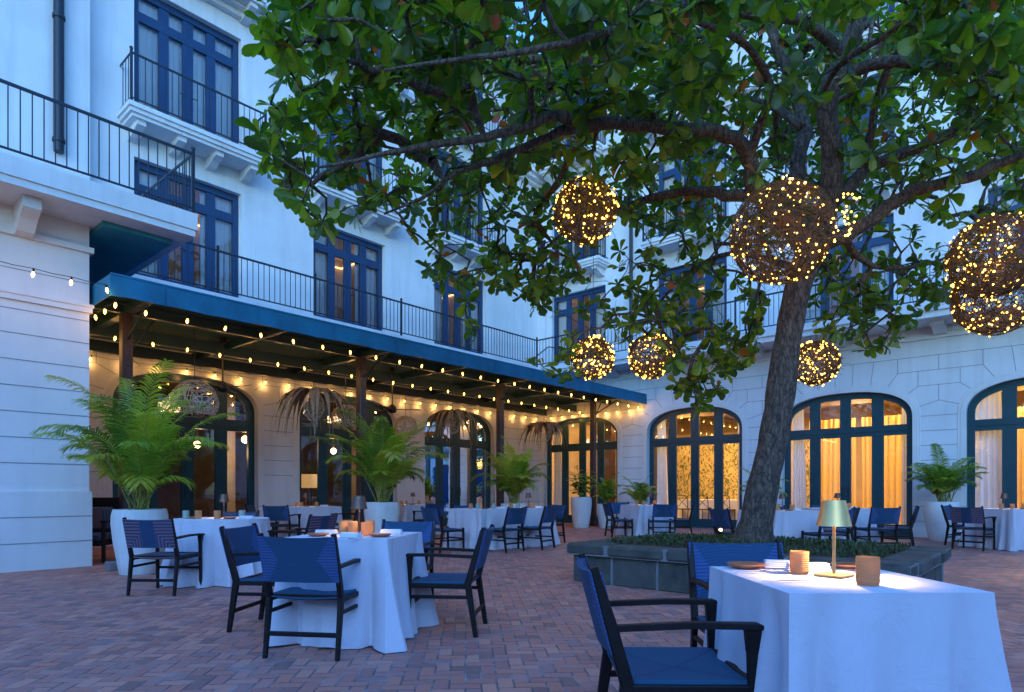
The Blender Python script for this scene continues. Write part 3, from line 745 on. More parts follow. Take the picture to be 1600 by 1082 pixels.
# upper rooms: shallow lit or dark rooms with curtains
def curtain_mesh(T, s0, s1, z0, z1, d, folds, amp=.035, flare=0., seed=0):
    rr = random.Random(seed); m = MB(); nx = max(10, int(folds*7)); nz = 7; ph = rr.random()*6
    for j in range(nz+1):
        t = j/nz; z = z1+(z0-z1)*t
        for i in range(nx+1):
            u = i/nx; s = s0+(s1-s0)*u + flare*t*(u-.2)
            dd = amp*(.45+.55*t)*math.sin(u*folds*2*math.pi+ph+.9*math.sin(u*7+ph))
            m.v.append(T(s+.3*amp*math.sin(u*31+t*2), z, d+dd))
    for j in range(nz):
        for i in range(nx):
            a = j*(nx+1)+i; m.f.append((a, a+1, a+nx+2, a+nx+1)); m.m.append(0)
    return m
def add_curtain(T, s0, s1, z0, z1, d, folds, mat, label, group, **k):
    m = curtain_mesh(T, s0, s1, z0, z1, d, folds, **k); p = T((s0+s1)/2, z0, d)
    o = m.build('curtain', mat, None, p, True); o.location = p
    return tag(o, label, 'curtain', group), p
STO = ['lower', 'middle', 'upper']
BAYL = ['near the left block', 'in the middle of the left wing', 'near the inner corner, left wing']
BAYB = ['over the awning end, back wing', 'left of the tree, back wing', 'right of the trunk, back wing', 'at the right edge, back wing', 'past the right edge']
sd = 0
for wi, (T, cs, prt, of, bay) in enumerate(((TL, LC, lw, OFL, BAYL), (TB, BWC[:4], bw, OFB, BAYB))):
    for ci, c0 in enumerate(cs):
        for fi, (a, b) in enumerate(FL):
            sd += 1
            rm = MB(); P = lambda s, z, d: T(s, z, d)
            s0, s1 = c0-WW-.3, c0+WW+.3; z0, z1 = a-.02, b+.25; d0, d1 = -.262, -2.6
            rm.quad(P(s0, z0, d1), P(s1, z0, d1), P(s1, z1, d1), P(s0, z1, d1))
            rm.quad(P(s0, z0, d0), P(s0, z0, d1), P(s0, z1, d1), P(s0, z1, d0)); rm.quad(P(s1, z0, d0), P(s1, z0, d1), P(s1, z1, d1), P(s1, z1, d0))
            rm.quad(P(s0, z1, d0), P(s1, z1, d0), P(s1, z1, d1), P(s0, z1, d1)); rm.quad(P(s0, z0, d0), P(s1, z0, d0), P(s1, z0, d1), P(s0, z0, d1))
            lit = (wi == 1 and fi == 0) or (wi == 0 and fi == 0)
            rm.build('interior_wall', 'room_wall', prt, of)
            if lit:
                cv = MB(); tbox(cv, T, s0+.02, s1-.02, z1-.27, z1-.235, d1+.05, d1+.09); tbox(cv, T, s0+.02, s0+.06, z1-.27, z1-.235, d1+.09, d0-.35)
                tbox(cv, T, s1-.06, s1-.02, z1-.27, z1-.235, d1+.09, d0-.35); cv.build('cove_light', 'cove', prt, of)
            wd = [(.62, .62), (.5, .75), (.7, .45)][sd % 3]
            if wi == 0 and fi == 1: wd = (1.12, 1.12)
            for sg, wdt in zip((-1, 1), wd):
                e = c0+sg*(WW-.08); e2 = e-sg*wdt
                add_curtain(T, min(e, e2), max(e, e2), a+.04, b-.06, -.275, wdt*9, 'sheer',
                    'sheer curtain, %s half of the %s window %s' % ('near' if sg < 0 else 'far', STO[fi], bay[ci]) if wi == 0 else
                    'sheer curtain, %s half of the %s window %s' % ('left' if sg < 0 else 'right', STO[fi], bay[ci]), 'sheer curtains in the hotel windows', seed=sd*2+sg, amp=.022)
# curtains of the ground-floor dining room
def ccur(s0, s1, z0, z1, d, folds, mat, label, **k): add_curtain(TB, s0, s1, z0, z1, d, folds, mat, label, 'curtains in the dining room', **k)
for c0, nm in ((BC[0], 'arched door under the awning'), (BC[1], 'arched door left of the trunk'), (BC[2], 'arched door right of the trunk'), (BC[3], 'arched door at the right edge')):
    ccur(c0-AW+.12, c0-AW+(.42 if c0 != BC[3] else .62), .08, 3.5, -.42, 5, 'sheer', 'white curtain at the left inside the '+nm, seed=int(c0*10), flare=.12)
    ccur(c0+AW-.30, c0+AW-.12, .08, 3.4, -.42, 3, 'sheer', 'white curtain at the right inside the '+nm, seed=int(c0*7))
for k, (a, b) in enumerate(((-7.6, -6.5), (-6.35, -5.0), (-4.85, -3.5), (-3.4, -2.2), (-2.1, -.9), (-.6, .9))):
    ccur(a, b, .08, 3.35, -3.6, 9, 'gold_curtain', ['golden curtain beyond the right leaf of the door left of the trunk', 'golden curtain behind the first leaf of the door right of the trunk',
        'golden curtain behind the middle leaves of the door right of the trunk', 'golden curtain behind the last leaf of the door right of the trunk',
        'golden curtain panel between the two right arched doors', 'golden curtain panel deep inside the arched door at the right edge'][k], seed=50+k, amp=.05)

# ------------------------------------------------------------------ awning (pergola)
AX0, AX1, AY0, AY1 = VL+.03, -10.17, 3.06, UB-.035; PXL = -11.5
OFA = (PXL, 3.68, 0)
aw = thing('awning', 'long blue awning on brown posts in front of the left wing', 'awning', OFA)
m = MB()
nseg = 46
# roof cloth, a shallow fall to the valance
for i in range(nseg):
    ya, yb = AY0+(AY1-AY0)*i/nseg, AY0+(AY1-AY0)*(i+1)/nseg
    m.quad((AX0, ya, 4.20), (AX1, ya, 4.165), (AX1, yb, 4.165), (AX0, yb, 4.20)); 

wv = lambda y: .008*math.sin(y*2.9)+.006*math.sin(y*7.3+1)+.004*math.sin(y*15.1)
NV = 150
for i in range(NV):
    ya, yb = AY0+(AY1-AY0)*i/NV, AY0+(AY1-AY0)*(i+1)/NV
    for dx, s_ in ((0, 1), (-.010, -1)):
        P = [(AX1+dx, ya, 4.164), (AX1+dx, yb, 4.164), (AX1+dx+wv(yb)*.5, yb, 4.0), (AX1+dx+wv(ya)*.5, ya, 4.0)]; m.quad(*P)
        m.quad((AX1+dx+wv(ya)*.5, ya, 4.0), (AX1+dx+wv(yb)*.5, yb, 4.0), (AX1+dx+wv(yb), yb, 3.865+wv(yb*1.3)*.7), (AX1+dx+wv(ya), ya, 3.865+wv(ya*1.3)*.7))
for i in range(11): y = AY0+.7+i*1.45; m.box(AX1+.010, AX1+.014, y-.012, y+.012, 3.88, 4.16)
m.box(AX0, AX1-.0125, AY0, AY0+.012, 3.86, 4.163)
m.beam((AX1-.006, AY0, 4.165), (AX1-.006, AY1, 4.165), .03, .03, side=(1, 0, 0))
m.build('canopy', 'awning', aw, OFA)
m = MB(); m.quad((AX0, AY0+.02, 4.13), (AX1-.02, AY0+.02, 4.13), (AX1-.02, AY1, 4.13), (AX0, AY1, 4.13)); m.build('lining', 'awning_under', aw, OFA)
PYS = [3.68, 8.22, 12.66, 17.07]
for y in PYS:
    m = MB(); m.box(PXL-.078, PXL+.078, y-.078, y+.078, .12, 3.96, bev=.008); m.box(PXL-.12, PXL+.12, y-.12, y+.12, 0, .12); m.build('post', 'brown_wood', aw, OFA)
for x, zt, zb in ((AX1-.09, 4.11, 3.90), (PXL, 4.12, 3.961), (-12.9, 4.06, 3.84), (-14.2, 4.02, 3.80)):
    m = MB(); m.box(x-.05, x+.05, AY0+.05, AY1-.03, zb, zt); m.build('beam', 'beam_teal', aw, OFA)
for y in PYS+[5.95, 10.44, 14.86]:
    big = y in PYS; m = MB(); m.box(AX0+.05, AX1-.15, y-(.07 if big else .035), y+(.07 if big else .035), 3.955, 4.10); 
    if big: m.box(AX0+.05, AX1-.15, y-.055, y+.055, 3.951, 3.9545)
    m.build('crossbeam', 'beam_teal', aw, OFA)
for y in PYS:
    m = MB(); m.beam((PXL, y+.1, 3.45), (PXL, y+.42, 3.94), .03, .03); m.beam((PXL+.08, y, 3.55), (PXL+.9, y, 3.93), .03, .03); m.build('brace', 'beam_teal', aw, OFA)

# string lights
BULB = MB(); BULB.lathe([(.001, -.075), (.011, -.064), (.018, -.048), (.020, -.035), (.015, -.012), (.012, 0)], 10)
SOCK = MB(); SOCK.lathe([(.013, 0), (.014, .035), (.008, .045)], 8)
def string_lights(label, pts, spacing, first=.3, sag=.03):
    pass
    p0 = Vector(pts[0]); root = thing('string_lights', label, 'string lights', p0, 0, 'bulb strings along the awning')
    cb = MB(); path = []
    rest = first; segl = []
    bl = []
    for a, b in zip(pts[:-1], pts[1:]):
        a = Vector(a); b = Vector(b); L = (b-a).length; t = rest; last = a; lt = 0
        while t < L:
            bl.append(a+(b-a)*(t/L)); t += spacing
        rest = t-L
    allp = [Vector(pts[0])]
    for q in bl:
        mid = (allp[-1]+q)/2; mid.z -= sag; allp += [mid, q]
    allp.append(Vector(pts[-1]))
    cb.tube([q-p0 for q in allp], .005, 4); cb.build('cable', 'cable', root)
    for q in bl:
        b = bpy.data.objects.new('bulb', BM); COL.objects.link(b); b.parent = root; b.location = q-p0+Vector((0, 0, -.045)); b.rotation_euler = (random.uniform(-.2, .2), random.uniform(-.2, .2), 0)
        l_ = light('bulb_glow', 'POINT', (0, 0, 0), GLOW, (1., .50, .15), .03); l_.parent = b; l_.location = (0, 0, -.1)
        s = bpy.data.objects.new('socket', SM); COL.objects.link(s); s.parent = b
_b = BULB.build('bulb', 'bulb', None, smooth=True); BM = _b.data; bpy.data.objects.remove(_b)
_b = SOCK.build('socket', 'cable', None, smooth=True); SM = _b.data; bpy.data.objects.remove(_b)
zs = 3.84; GLOW = 1.9
string_lights('string of round bulbs along the front edge under the blue valance', [(-10.42, 3.2, zs), (-10.42, 18.0, zs)], .6, .4)
string_lights('string of round bulbs along the middle of the awning ceiling', [(-12.4, 3.3, zs-.03), (-12.4, 17.9, zs-.03)], .6, .5)
GLOW = 1.4
string_lights('string of round bulbs close to the arched wall, glowing on the stone', [(-14.43, 3.2, zs-.08), (-14.43, 17.95, zs-.08)], .6, .2)
string_lights('string of round bulbs along the back wall, over the last arched door', [(-14.2, UB-.12, zs-.08), (-10.3, UB-.12, zs-.08)], .45, .3)
GLOW = 1.2
string_lights('string of round bulbs crossing the near end of the awning', [(-14.2, 3.16, zs-.05), (-10.3, 3.16, zs)], .45, .3)
string_lights('string of round bulbs crossing in front of the plain left block', [(-10.14, 3.02, 3.98), (-10.05, -2.5, 4.02)], .42, .02, .012)

# ceiling fans
def fan(px, py, Y, label, rz):
    p = PX(px, py, Y); root = thing('ceiling_fan', label, 'ceiling fan', p, rz, 'ceiling fans under the awning')
    m = MB(); m.tube([(0, 0, .1), (0, 0, 4.1-p.z)], .016, 8); m.lathe([(.06, 4.02-p.z), (.05, 4.1-p.z)], 12); m.build('rod', 'plastic_black', root, smooth='auto')
    m = MB(); m.lathe([(.02, -.1), (.09, -.07), (.11, 0), (.09, .07), (.03, .12)], 16); m.build('motor', 'plastic_black', root, smooth=True)
    for k in range(3):
        a = k*2*math.pi/3; d = Vector((math.cos(a), math.sin(a), 0)); q = Vector((-d.y, d.x, .25))
        m = MB(); m.beam(d*.08, d*.68, .1, .012, .15, .012, side=q); m.build('blade', 'brown_wood', root)
fan(348, 606, 12.6, 'dark ceiling fan in front of the first arched door', .3); fan(613, 640, 15.6, 'dark ceiling fan beside the second brown post', .9)

# woven pendants
def wicker_ball_mesh(r, n, th, seed, flat=1., segs=22, cut=None):
    rr = random.Random(seed); m = MB()
    for k in range(n):
        ax = Vector((rr.gauss(0, 1), rr.gauss(0, 1), rr.gauss(0, 1))).normalized(); u = ax.orthogonal().normalized(); w_ = ax.cross(u)
        off = rr.uniform(-.55, .55)*r; rad = math.sqrt(max(.01, r*r-off*off))*rr.uniform(.93, 1.03); a0 = rr.random()*6.28; sp = rr.uniform(2.2, 6.0); ph = rr.random()*6
        pts = []
        for i in range(segs):
            a = a0+sp*i/(segs-1); wob = 1+.03*math.sin(a*3+ph)
            p = ax*(off+.04*r*math.sin(a*2+ph)) + (u*math.cos(a)+w_*math.sin(a))*rad*wob; pts.append((p.x, p.y, p.z*flat))
        m.tube(pts, th*rr.uniform(.6, 1.3), 3, caps=False)
    return m
def palm_shade(px, py, Y, label, r=.5, seed=0):
    p = PX(px, py, Y); root = thing('pendant_lamp', label, 'pendant lamp', p, 0, 'dried palm frond pendants'); rr = random.Random(seed)
    m = MB()
    for k in range(26):
        a = k*6.283/26+rr.uniform(-.1, .1); L = r*rr.uniform(.85, 1.3); dr = rr.uniform(.75, 1.2); pts = []; N = 7
        tw = rr.uniform(-.3, .3)
        for i in range(N):
            t = i/(N-1); rad = L*math.sin(t*1.45); z = .12*math.sin(t*3.0)-dr*L*t**2.3
            pts.append(Vector((math.cos(a+tw*t)*rad, math.sin(a+tw*t)*rad, z)))
        side = Vector((-math.sin(a), math.cos(a), .15))
        for i in range(N-1):
            t0, t1 = i/(N-1), (i+1)/(N-1); w0, w1 = .052*math.sin(math.pi*min(.97, t0+.12))+.004, .052*math.sin(math.pi*min(.98, t1+.12))+.003
            A, B = pts[i], pts[i+1]; dn = Vector((0, 0, -.018))
            m.quad(A, A+side*w0+dn, B+side*w1+dn, B); m.quad(A, B, B-side*w1+dn, A-side*w0+dn)
    m.build('fronds', 'rattan', root)
    m = wicker_ball_mesh(r*.30, 26, .004, seed, 1.35); m.v = [(x, y, z-r*.42) for x, y, z in m.v]; m.build('shade', 'pale_rattan', root)
    m = MB(); m.tube([(0, 0, 0), (0, 0, 4.1-p.z)], .006, 5); m.build('cord', 'cable', root)
palm_shade(490, 612, 13.2, 'drooping dried palm pendant between the first and second brown posts', .74, 1)
palm_shade(707, 645, 16.8, 'drooping dried palm pendant in front of the third arched door', .68, 2)
palm_shade(850, 663, 19.6, 'drooping dried palm pendant beside the door in the inner corner', .68, 3)
def wick_pend(px, py, Y, r, label, seed):
    p = PX(px, py, Y); root = thing('pendant_lamp', label, 'pendant lamp', p, 0, 'open rattan dome pendants')
    m = MB(); rr = random.Random(seed); NR = 20
    for k in range(7):
        z = r*(.9-1.6*k/6*.95); rad = math.sqrt(max(.002, 1-(max(z, 0)/r)**2))*r*(1 if z > 0 else .98)
        m.tube([(rad*math.cos(a), rad*math.sin(a), z+.01*math.sin(5*a)) for a in [6.283*i/24 for i in range(24)]], .006, 4, closed=True)
    m2 = wicker_ball_mesh(r*.99, 34, .008, seed, .95); m.add(m2.v, m2.f)
    m.v = [(x, y, max(z, -r*.62)) for x, y, z in m.v]
    m.build('shade', 'pale_rattan', root); m = MB(); m.tube([(0, 0, r*.9), (0, 0, 4.1-p.z)], .006, 5); m.build('cord', 'cable', root)
wick_pend(304, 628, 11.8, .40, 'large round rattan pendant at the first arched door', 5)
wick_pend(540, 655, 14.6, .33, 'small round rattan pendant in front of the middle arched door', 6)
wick_pend(634, 668, 16.6, .30, 'small round rattan pendant above the second palm', 8)

# ------------------------------------------------------------------ planter, tree
PV0, PV1, PU0, PU1 = -4.62, -1.09, 6.40, 8.70
pl = thing('planter', 'low rectangular planter of dark stone blocks around the tree', 'planter', ((PV0+PV1)/2, (PU0+PU1)/2, 0)); OP = tuple(pl.location)
m = MB(); rr = random.Random(3)
def course(mb, z0, z1, out, thick, lmin, lmax, gap, bev, jit=.004):
    x0, x1, y0, y1 = PV0-out, PV1+out, PU0-out, PU1+out
    def run(a, b, f):
        t = a
        while t < b-.01:
            L = rr.uniform(lmin, lmax)
            if b-t-L < lmin*.6: L = b-t
            j = rr.uniform(-jit, jit); f(t+gap/2, min(b, t+L)-gap/2, j); t += L
    run(x0, x1, lambda a, b, j: mb.box(a, b, y0+j, y0+thick, z0, z1+j*.6, bev=bev)); run(x0, x1, lambda a, b, j: mb.box(a, b, y1-thick, y1+j, z0, z1+j*.6, bev=bev))
    run(y0+thick+gap, y1-thick-gap, lambda a, b, j: mb.box(x0+j, x0+thick, a, b, z0, z1+j*.6, bev=bev)); run(y0+thick+gap, y1-thick-gap, lambda a, b, j: mb.box(x1-thick, x1+j, a, b, z0, z1+j*.6, bev=bev))
course(m, .0, .325, 0, .2, .5, .75, .03, .012); m.build('wall', 'planter_stone', pl, OP)
m = MB(); course(m, .333, .47, .07, .36, .42, .8, .03, .03, .006); m.build('capstone', 'planter_stone', pl, OP, 'auto')
m = MB(); m.box(PV0+.012, PV1-.012, PU0+.012, PU1-.012, 0, .332); m.box(PV0-.05, PV1+.05, PU0-.05, PU0+.28, .331, .455); m.box(PV0-.05, PV1+.05, PU1-.28, PU1+.05, .3312, .455); m.box(PV0-.05, PV0+.28, PU0+.281, PU1-.281, .3314, .455); m.box(PV1-.28, PV1+.05, PU0+.281, PU1-.281, .3316, .455); m.build('mortar', 'pale_mortar', pl, OP)
m = MB(); N = 14; xs = [PV0+.29+(PV1-PV0-.58)*i/N for i in range(N+1)]; ys = [PU0+.29+(PU1-PU0-.58)*i/N for i in range(N+1)]
for y in ys:
    for x in xs: m.v.append((x, y, .44+.05*math.exp(-((x+2.87)**2+(y-7.5)**2)*1.5)+rr.uniform(-.01, .01)))
for j in range(N):
    for i in range(N): m.f.append((j*(N+1)+i, j*(N+1)+i+1, (j+1)*(N+1)+i+1, (j+1)*(N+1)+i)); m.m.append(0)
m.build('earth', 'soil', pl, OP)
# ground cover
m = MB(); at = []
for k in range(6500):
    x = rr.uniform(PV0+.26, PV1-.26); y = rr.uniform(PU0+.26, PU1-.26); 
    if (x+2.87)**2+(y-7.5)**2 < .07: continue
    L = rr.uniform(.02, .065); w_ = L*rr.uniform(.12, .28); a = rr.random()*6.28; el = rr.uniform(.2, 1.45); z = .445+rr.uniform(0, .05)+.05*math.exp(-((x+2.87)**2+(y-7.5)**2)*1.5)
    d = Vector((math.cos(a)*math.cos(el), math.sin(a)*math.cos(el), math.sin(el))); s = Vector((-math.sin(a), math.cos(a), 0)); b = Vector((x, y, z))
    m.add((b, b+d*L*.5+s*w_, b+d*L, b+d*L*.5-s*w_), ((0, 1, 2, 3),)); v = rr.random(); at += [v]*4
tag(m.build('ground_cover', 'ground_leaf', attr=at), 'low green ground cover filling the stone planter', 'ground cover', kind='stuff')

TREE = Vector((-2.87, 7.5, .43))
tree = thing('almond_tree', 'spreading broad-leaved tree leaning from the stone planter over the courtyard', 'tree', TREE)
limbs = [  # (px, py, depth, radius)
 [(1172, 862, 7.53, .34), (1176, 846, 7.53, .27), (1182, 815, 7.5, .215), (1192, 760, 7.5, .2), (1206, 700, 7.48, .19), (1216, 640, 7.45, .182), (1224, 580, 7.42, .178), (1233, 520, 7.4, .172), (1243, 465, 7.38, .17), (1254, 425, 7.36, .18), (1268, 388, 7.33, .16), (1288, 340, 7.3, .135), (1299, 290, 7.25, .13), (1300, 230, 7.2, .125), (1292, 175, 7.15, .13), (1300, 130, 7.1, .12), (1325, 75, 7.05, .105), (1345, 20, 7.0, .095), (1360, -60, 6.95, .085), (1350, -160, 6.9, .07), (1370, -260, 6.8, .05)],
 [(1257, 418, 7.4, .13), (1250, 360, 7.5, .125), (1243, 300, 7.6, .12), (1250, 240, 7.7, .115), (1256, 190, 7.8, .105), (1240, 130, 7.9, .09), (1215, 70, 8.0, .08), (1200, 0, 8.1, .07), (1190, -90, 8.3, .05)],
 [(1262, 405, 7.35, .12), (1225, 350, 7.2, .11), (1190, 312, 7.05, .105), (1176, 285, 6.95, .10), (1172, 248, 6.85, .095), (1150, 218, 6.75, .09), (1110, 206, 6.6, .088), (1060, 203, 6.45, .085), (1000, 193, 6.3, .08), (940, 195, 6.1, .076), (902, 198, 6.0, .07), (868, 181, 5.85, .06), (820, 198, 5.7, .052), (774, 211, 5.6, .046), (712, 223, 5.45, .04), (634, 233, 5.3, .03), (560, 250, 5.1, .02), (500, 262, 5.0, .012)],
 [(902, 199, 6.0, .06), (859, 213, 6.05, .05), (805, 237, 6.1, .044), (758, 256, 6.1, .036), (712, 272, 6.1, .028), (657, 310, 6.15, .02), (600, 335, 6.2, .012)],
 [(1188, 310, 7.05, .1), (1150, 305, 7.1, .085), (1100, 300, 7.3, .075), (1050, 305, 7.5, .065), (1000, 314, 7.7, .055), (950, 330, 7.9, .04), (900, 350, 8.0, .028), (850, 390, 8.1, .018)],
 [(1172, 250, 6.85, .06), (1190, 190, 6.6, .055), (1205, 150, 6.4, .05), (1190, 100, 6.2, .045), (1150, 60, 5.9, .04), (1080, 30, 5.6, .03), (1000, 0, 5.3, .02)],
 [(1275, 385, 7.3, .12), (1322, 366, 7.1, .1), (1355, 347, 7.0, .092), (1400, 314, 6.9, .085), (1440, 292, 6.8, .078), (1514, 277, 6.7, .07), (1562, 255, 6.6, .062), (1620, 236, 6.5, .055), (1700, 220, 6.4, .04), (1800, 190, 6.3, .02)],
 [(1296, 320, 7.28, .10), (1340, 280, 7.4, .09), (1352, 262, 7.4, .085), (1420, 236, 7.3, .075), (1470, 215, 7.2, .068), (1540, 192, 7.1, .06), (1610, 176, 7.0, .05), (1700, 150, 6.9, .035)],
 [(1350, 265, 7.4, .06), (1362, 200, 7.2, .055), (1372, 150, 7.0, .05), (1388, 105, 6.8, .045), (1420, 50, 6.5, .035), (1460, -20, 6.2, .025)],
 [(1303, 135, 7.1, .09), (1340, 108, 6.9, .08), (1380, 100, 6.7, .075), (1422, 95, 6.5, .07), (1496, 107, 6.2, .06), (1560, 115, 6.0, .052), (1640, 120, 5.8, .04), (1740, 90, 5.6, .02)],
 [(1315, 95, 7.08, .085), (1274, 42, 6.8, .075), (1200, 24, 6.3, .065), (1120, 14, 5.8, .055), (1020, 30, 5.3, .045), (920, 60, 4.9, .035), (820, 80, 4.6, .028), (700, 95, 4.5, .02), (600, 110, 4.5, .012)],
 [(1278, 160, 7.15, .04), (1311, 103, 6.6, .036), (1377, 59, 6.0, .03), (1437, 18, 5.5, .025), (1500, -40, 5.0, .018)],
 [(1254, 200, 7.7, .07), (1215, 170, 8.0, .06), (1150, 150, 8.4, .05), (1080, 120, 8.8, .04), (980, 100, 9.2, .03), (880, 110, 9.5, .02)],
 [(1262, 400, 7.4, .07), (1235, 415, 7.7, .055), (1180, 400, 8.1, .045), (1120, 400, 8.5, .035), (1060, 440, 8.7, .025), (1010, 500, 8.8, .014)],
 [(1320, 368, 7.15, .06), (1350, 410, 7.6, .045), (1400, 420, 8.0, .035), (1460, 410, 8.3, .025), (1530, 380, 8.6, .016)],
 [(1355, -40, 6.95, .07), (1280, -90, 6.3, .06), (1150, -110, 5.6, .05), (1000, -90, 5.0, .04), (850, -60, 4.4, .03), (700, -30, 4.1, .02), (560, 0, 4.0, .012)],
]
LW = [[(PX(a, b, c), r*(.87 if k == 0 else .80)) for a, b, c, r in L] for k, L in enumerate(limbs)]
def resample(L, k=3):
    out = []
    n = len(L)
    for i in range(n-1):
        p0 = L[max(i-1, 0)][0]; p1, r1 = L[i]; p2, r2 = L[i+1]; p3 = L[min(i+2, n-1)][0]
        for j in range(k):
            t = j/k; q = .5*((2*p1)+(p2-p0)*t+(2*p0-5*p1+4*p2-p3)*t*t+(3*p1-p0-3*p2+p3)*t**3); out.append((q, r1+(r2-r1)*t))
    out.append(L[-1]); return out
rr = random.Random(11)
m = MB()
for li, L in enumerate(LW):
    Q = resample(L); pts = [q for q, r in Q]; rad = [r*(1+rr.uniform(-.05, .05)) for q, r in Q]
    if li > 0:
        for i in range(1, len(pts)): pts[i] = pts[i]+Vector((rr.uniform(-1, 1), rr.uniform(-1, 1), rr.uniform(-1, 1)))*min(.02, rad[i]*.35)
    LW[li] = list(zip(pts, rad))
    if li == 0: m.tube(pts, rad, 16)
m.build('trunk', 'bark', tree, TREE, True)
m = MB()
for L in LW[1:]: m.tube([q for q, r in L], [r for q, r in L], 10)
# crown outline in the photograph's frame, each point then gets its own depth
poly = [(430,-260),(415,-60),(400,60),(432,130),(412,190),(420,270),(455,325),(505,365),(545,345),(600,325),(655,338),(675,392),(665,435),(705,445),(735,440),(790,462),(830,470),(850,560),(885,590),(935,560),(990,520),(1040,560),(1068,625),(1100,640),(1140,590),(1180,555),(1198,470),(1225,420),(1262,445),(1285,520),(1335,555),(1388,548),(1425,515),(1480,470),(1530,400),(1660,400),(1850,330),(1850,-260)]
def inside(x, y, P):
    c = False; j = len(P)-1
    for i in range(len(P)):
        (xi, yi), (xj, yj) = P[i], P[j]
        if (yi > y) != (yj > y) and x < (xj-xi)*(y-yi)/(yj-yi)+xi: c = not c
        j = i
    return c
clusters = []
def depth_for(px, py):
    base = 4.9+max(0, py)*.0078
    if px > 1250: base = max(base, 5.4)
    if py > 380: base = 7.9+(py-380)*.004
    return base
def hsh(x, y): return .5+.5*math.sin(x*.031+1.7*math.sin(y*.023))*math.cos(y*.037+1.1*math.sin(x*.017))
tries = 0
while len(clusters) < 1820 and tries < 60000:
    tries += 1
    x = rr.uniform(390, 1850); y = rr.uniform(-260, 650)
    if not inside(x, y, poly): continue
    dens = 1. if y < 250 else (.8 if y < 340 else .62)
    if y > 340 and 860 < x < 990 and y < 460: dens = .18
    if x > 1300 and 290 < y < 390: dens = .38
    if x > 1600 or y < -20: dens *= .42
    dens *= .55+.65*hsh(x, y)
    if rr.random() > dens: continue
    Y = depth_for(x, y)+rr.uniform(-.6, .9)
    if rr.random() < .30: Y += rr.uniform(.8, 4.0)
    if 1120 < x < 1420 and 20 < y < 430 and rr.random() < .8: Y = max(Y, rr.uniform(7.6, 10.5))
    p = PX(x, y, Y)
    if p.y > UB-2.2 or p.x < VL+3.2 or p.z < 2.2: continue
    clusters.append((p, x, y, Y))
# hanging sprays that show singly against the wall
for x, y, Y in [(640,360,6.6),(668,420,7),(690,400,7),(735,505,7.6),(728,470,7.5),(742,525,7.6),(715,440,7.2),(850,575,8.2),(835,560,8.2),(875,585,8.3),(900,575,8.3),(1085,600,8.4),(1110,585,8.3),(1095,630,8.4),(1130,560,8.3),(1120,610,8.4),(1075,590,8.5),(1150,540,8.2),(1352,545,8.3),(1345,520,8.2),(1380,540,8.3),(1430,480,8.3),(1330,470,8.0),(1300,500,8.0),(1360,480,8.1),(405,205,5.2),(420,240,5.2),(470,320,5.4),(505,350,5.6),(440,80,4.9),(430,60,4.8),(555,340,5.9),(600,300,6.0)]:
    clusters.append((PX(x, y, Y), x, y, Y))
for k in range(820):
    x = rr.uniform(560, 1640); y = rr.uniform(-30, 360)
    if x > 1330 and y > 250 and rr.random() < .6: continue
    if inside(x, y, poly):
        Y = rr.uniform(7.8, 12.0); p = PX(x, y, Y)
        if p.y < UB-2.2 and p.x > VL+3.2: clusters.append((p, x, y, Y))
for k in range(150):
    x, y = rr.choice([(rr.uniform(1275, 1500), rr.uniform(395, 545)), (rr.uniform(960, 1200), rr.uniform(430, 560)), (rr.uniform(1040, 1190), rr.uniform(520, 640)), (rr.uniform(760, 900), rr.uniform(380, 465))])
    if inside(x, y, poly): Y = rr.uniform(7.6, 9.6); clusters.append((PX(x, y, Y), x, y, Y))
nodes = []; nrad = []; npar = []; ncnt = []; main = []
for L in LW:
    for i, (q, r) in enumerate(L):
        if L is LW[0] and i < 30: continue
        nodes.append(q); nrad.append(r); npar.append(-1); ncnt.append(0); main.append(True)
NP = np.zeros((20000, 3)); nn = len(nodes)
for i, q in enumerate(nodes): NP[i] = q
cp = np.array([tuple(c[0]) for c in clusters]); dmin = np.full(len(cp), 1e9)
for i in range(nn): dmin = np.minimum(dmin, np.linalg.norm(cp-NP[i], axis=1))
order = np.argsort(dmin); ends = []
for ci in order:
    p = Vector(cp[ci]); dd = np.linalg.norm(NP[:nn]-cp[ci], axis=1)+.35*np.maximum(0, NP[:nn, 2]-cp[ci][2]-.3)
    j = int(np.argmin(dd)); a = Vector(NP[j]); L = (p-a).length; k = max(2, min(6, int(L/.28)+1)); par = j
    perp = Vector((rr.gauss(0, 1), rr.gauss(0, 1), rr.gauss(0, .7)))*.10*L; lastd = None
    for s in range(1, k+1):
        t = s/k; q = a.lerp(p, t)+perp*math.sin(math.pi*t)+Vector((0, 0, .10*L*math.sin(math.pi*t)))
        if s < k: q += Vector((rr.gauss(0, 1), rr.gauss(0, 1), rr.gauss(0, 1)))*.018
        nodes.append(q); npar.append(par); nrad.append(0); ncnt.append(0); main.append(False); NP[nn] = q; par = nn; nn += 1
    ends.append((par, ci))
for e, ci in ends:
    j = e
    while j >= 0 and not main[j]: ncnt[j] += 1; j = npar[j]
for i in range(nn):
    if main[i]: continue
    r = .0045*math.sqrt(ncnt[i])+.0012; j = npar[i]; rp = r if main[j] else .0045*math.sqrt(ncnt[j])+.0012
    if main[j]: rp = min(nrad[j]*.7, r*1.3)
    m.tube([NP[j], NP[i]], [rp, r], 5 if ncnt[i] > 3 else 4, caps=False)
m.build('branch', 'bark', tree, TREE, True)
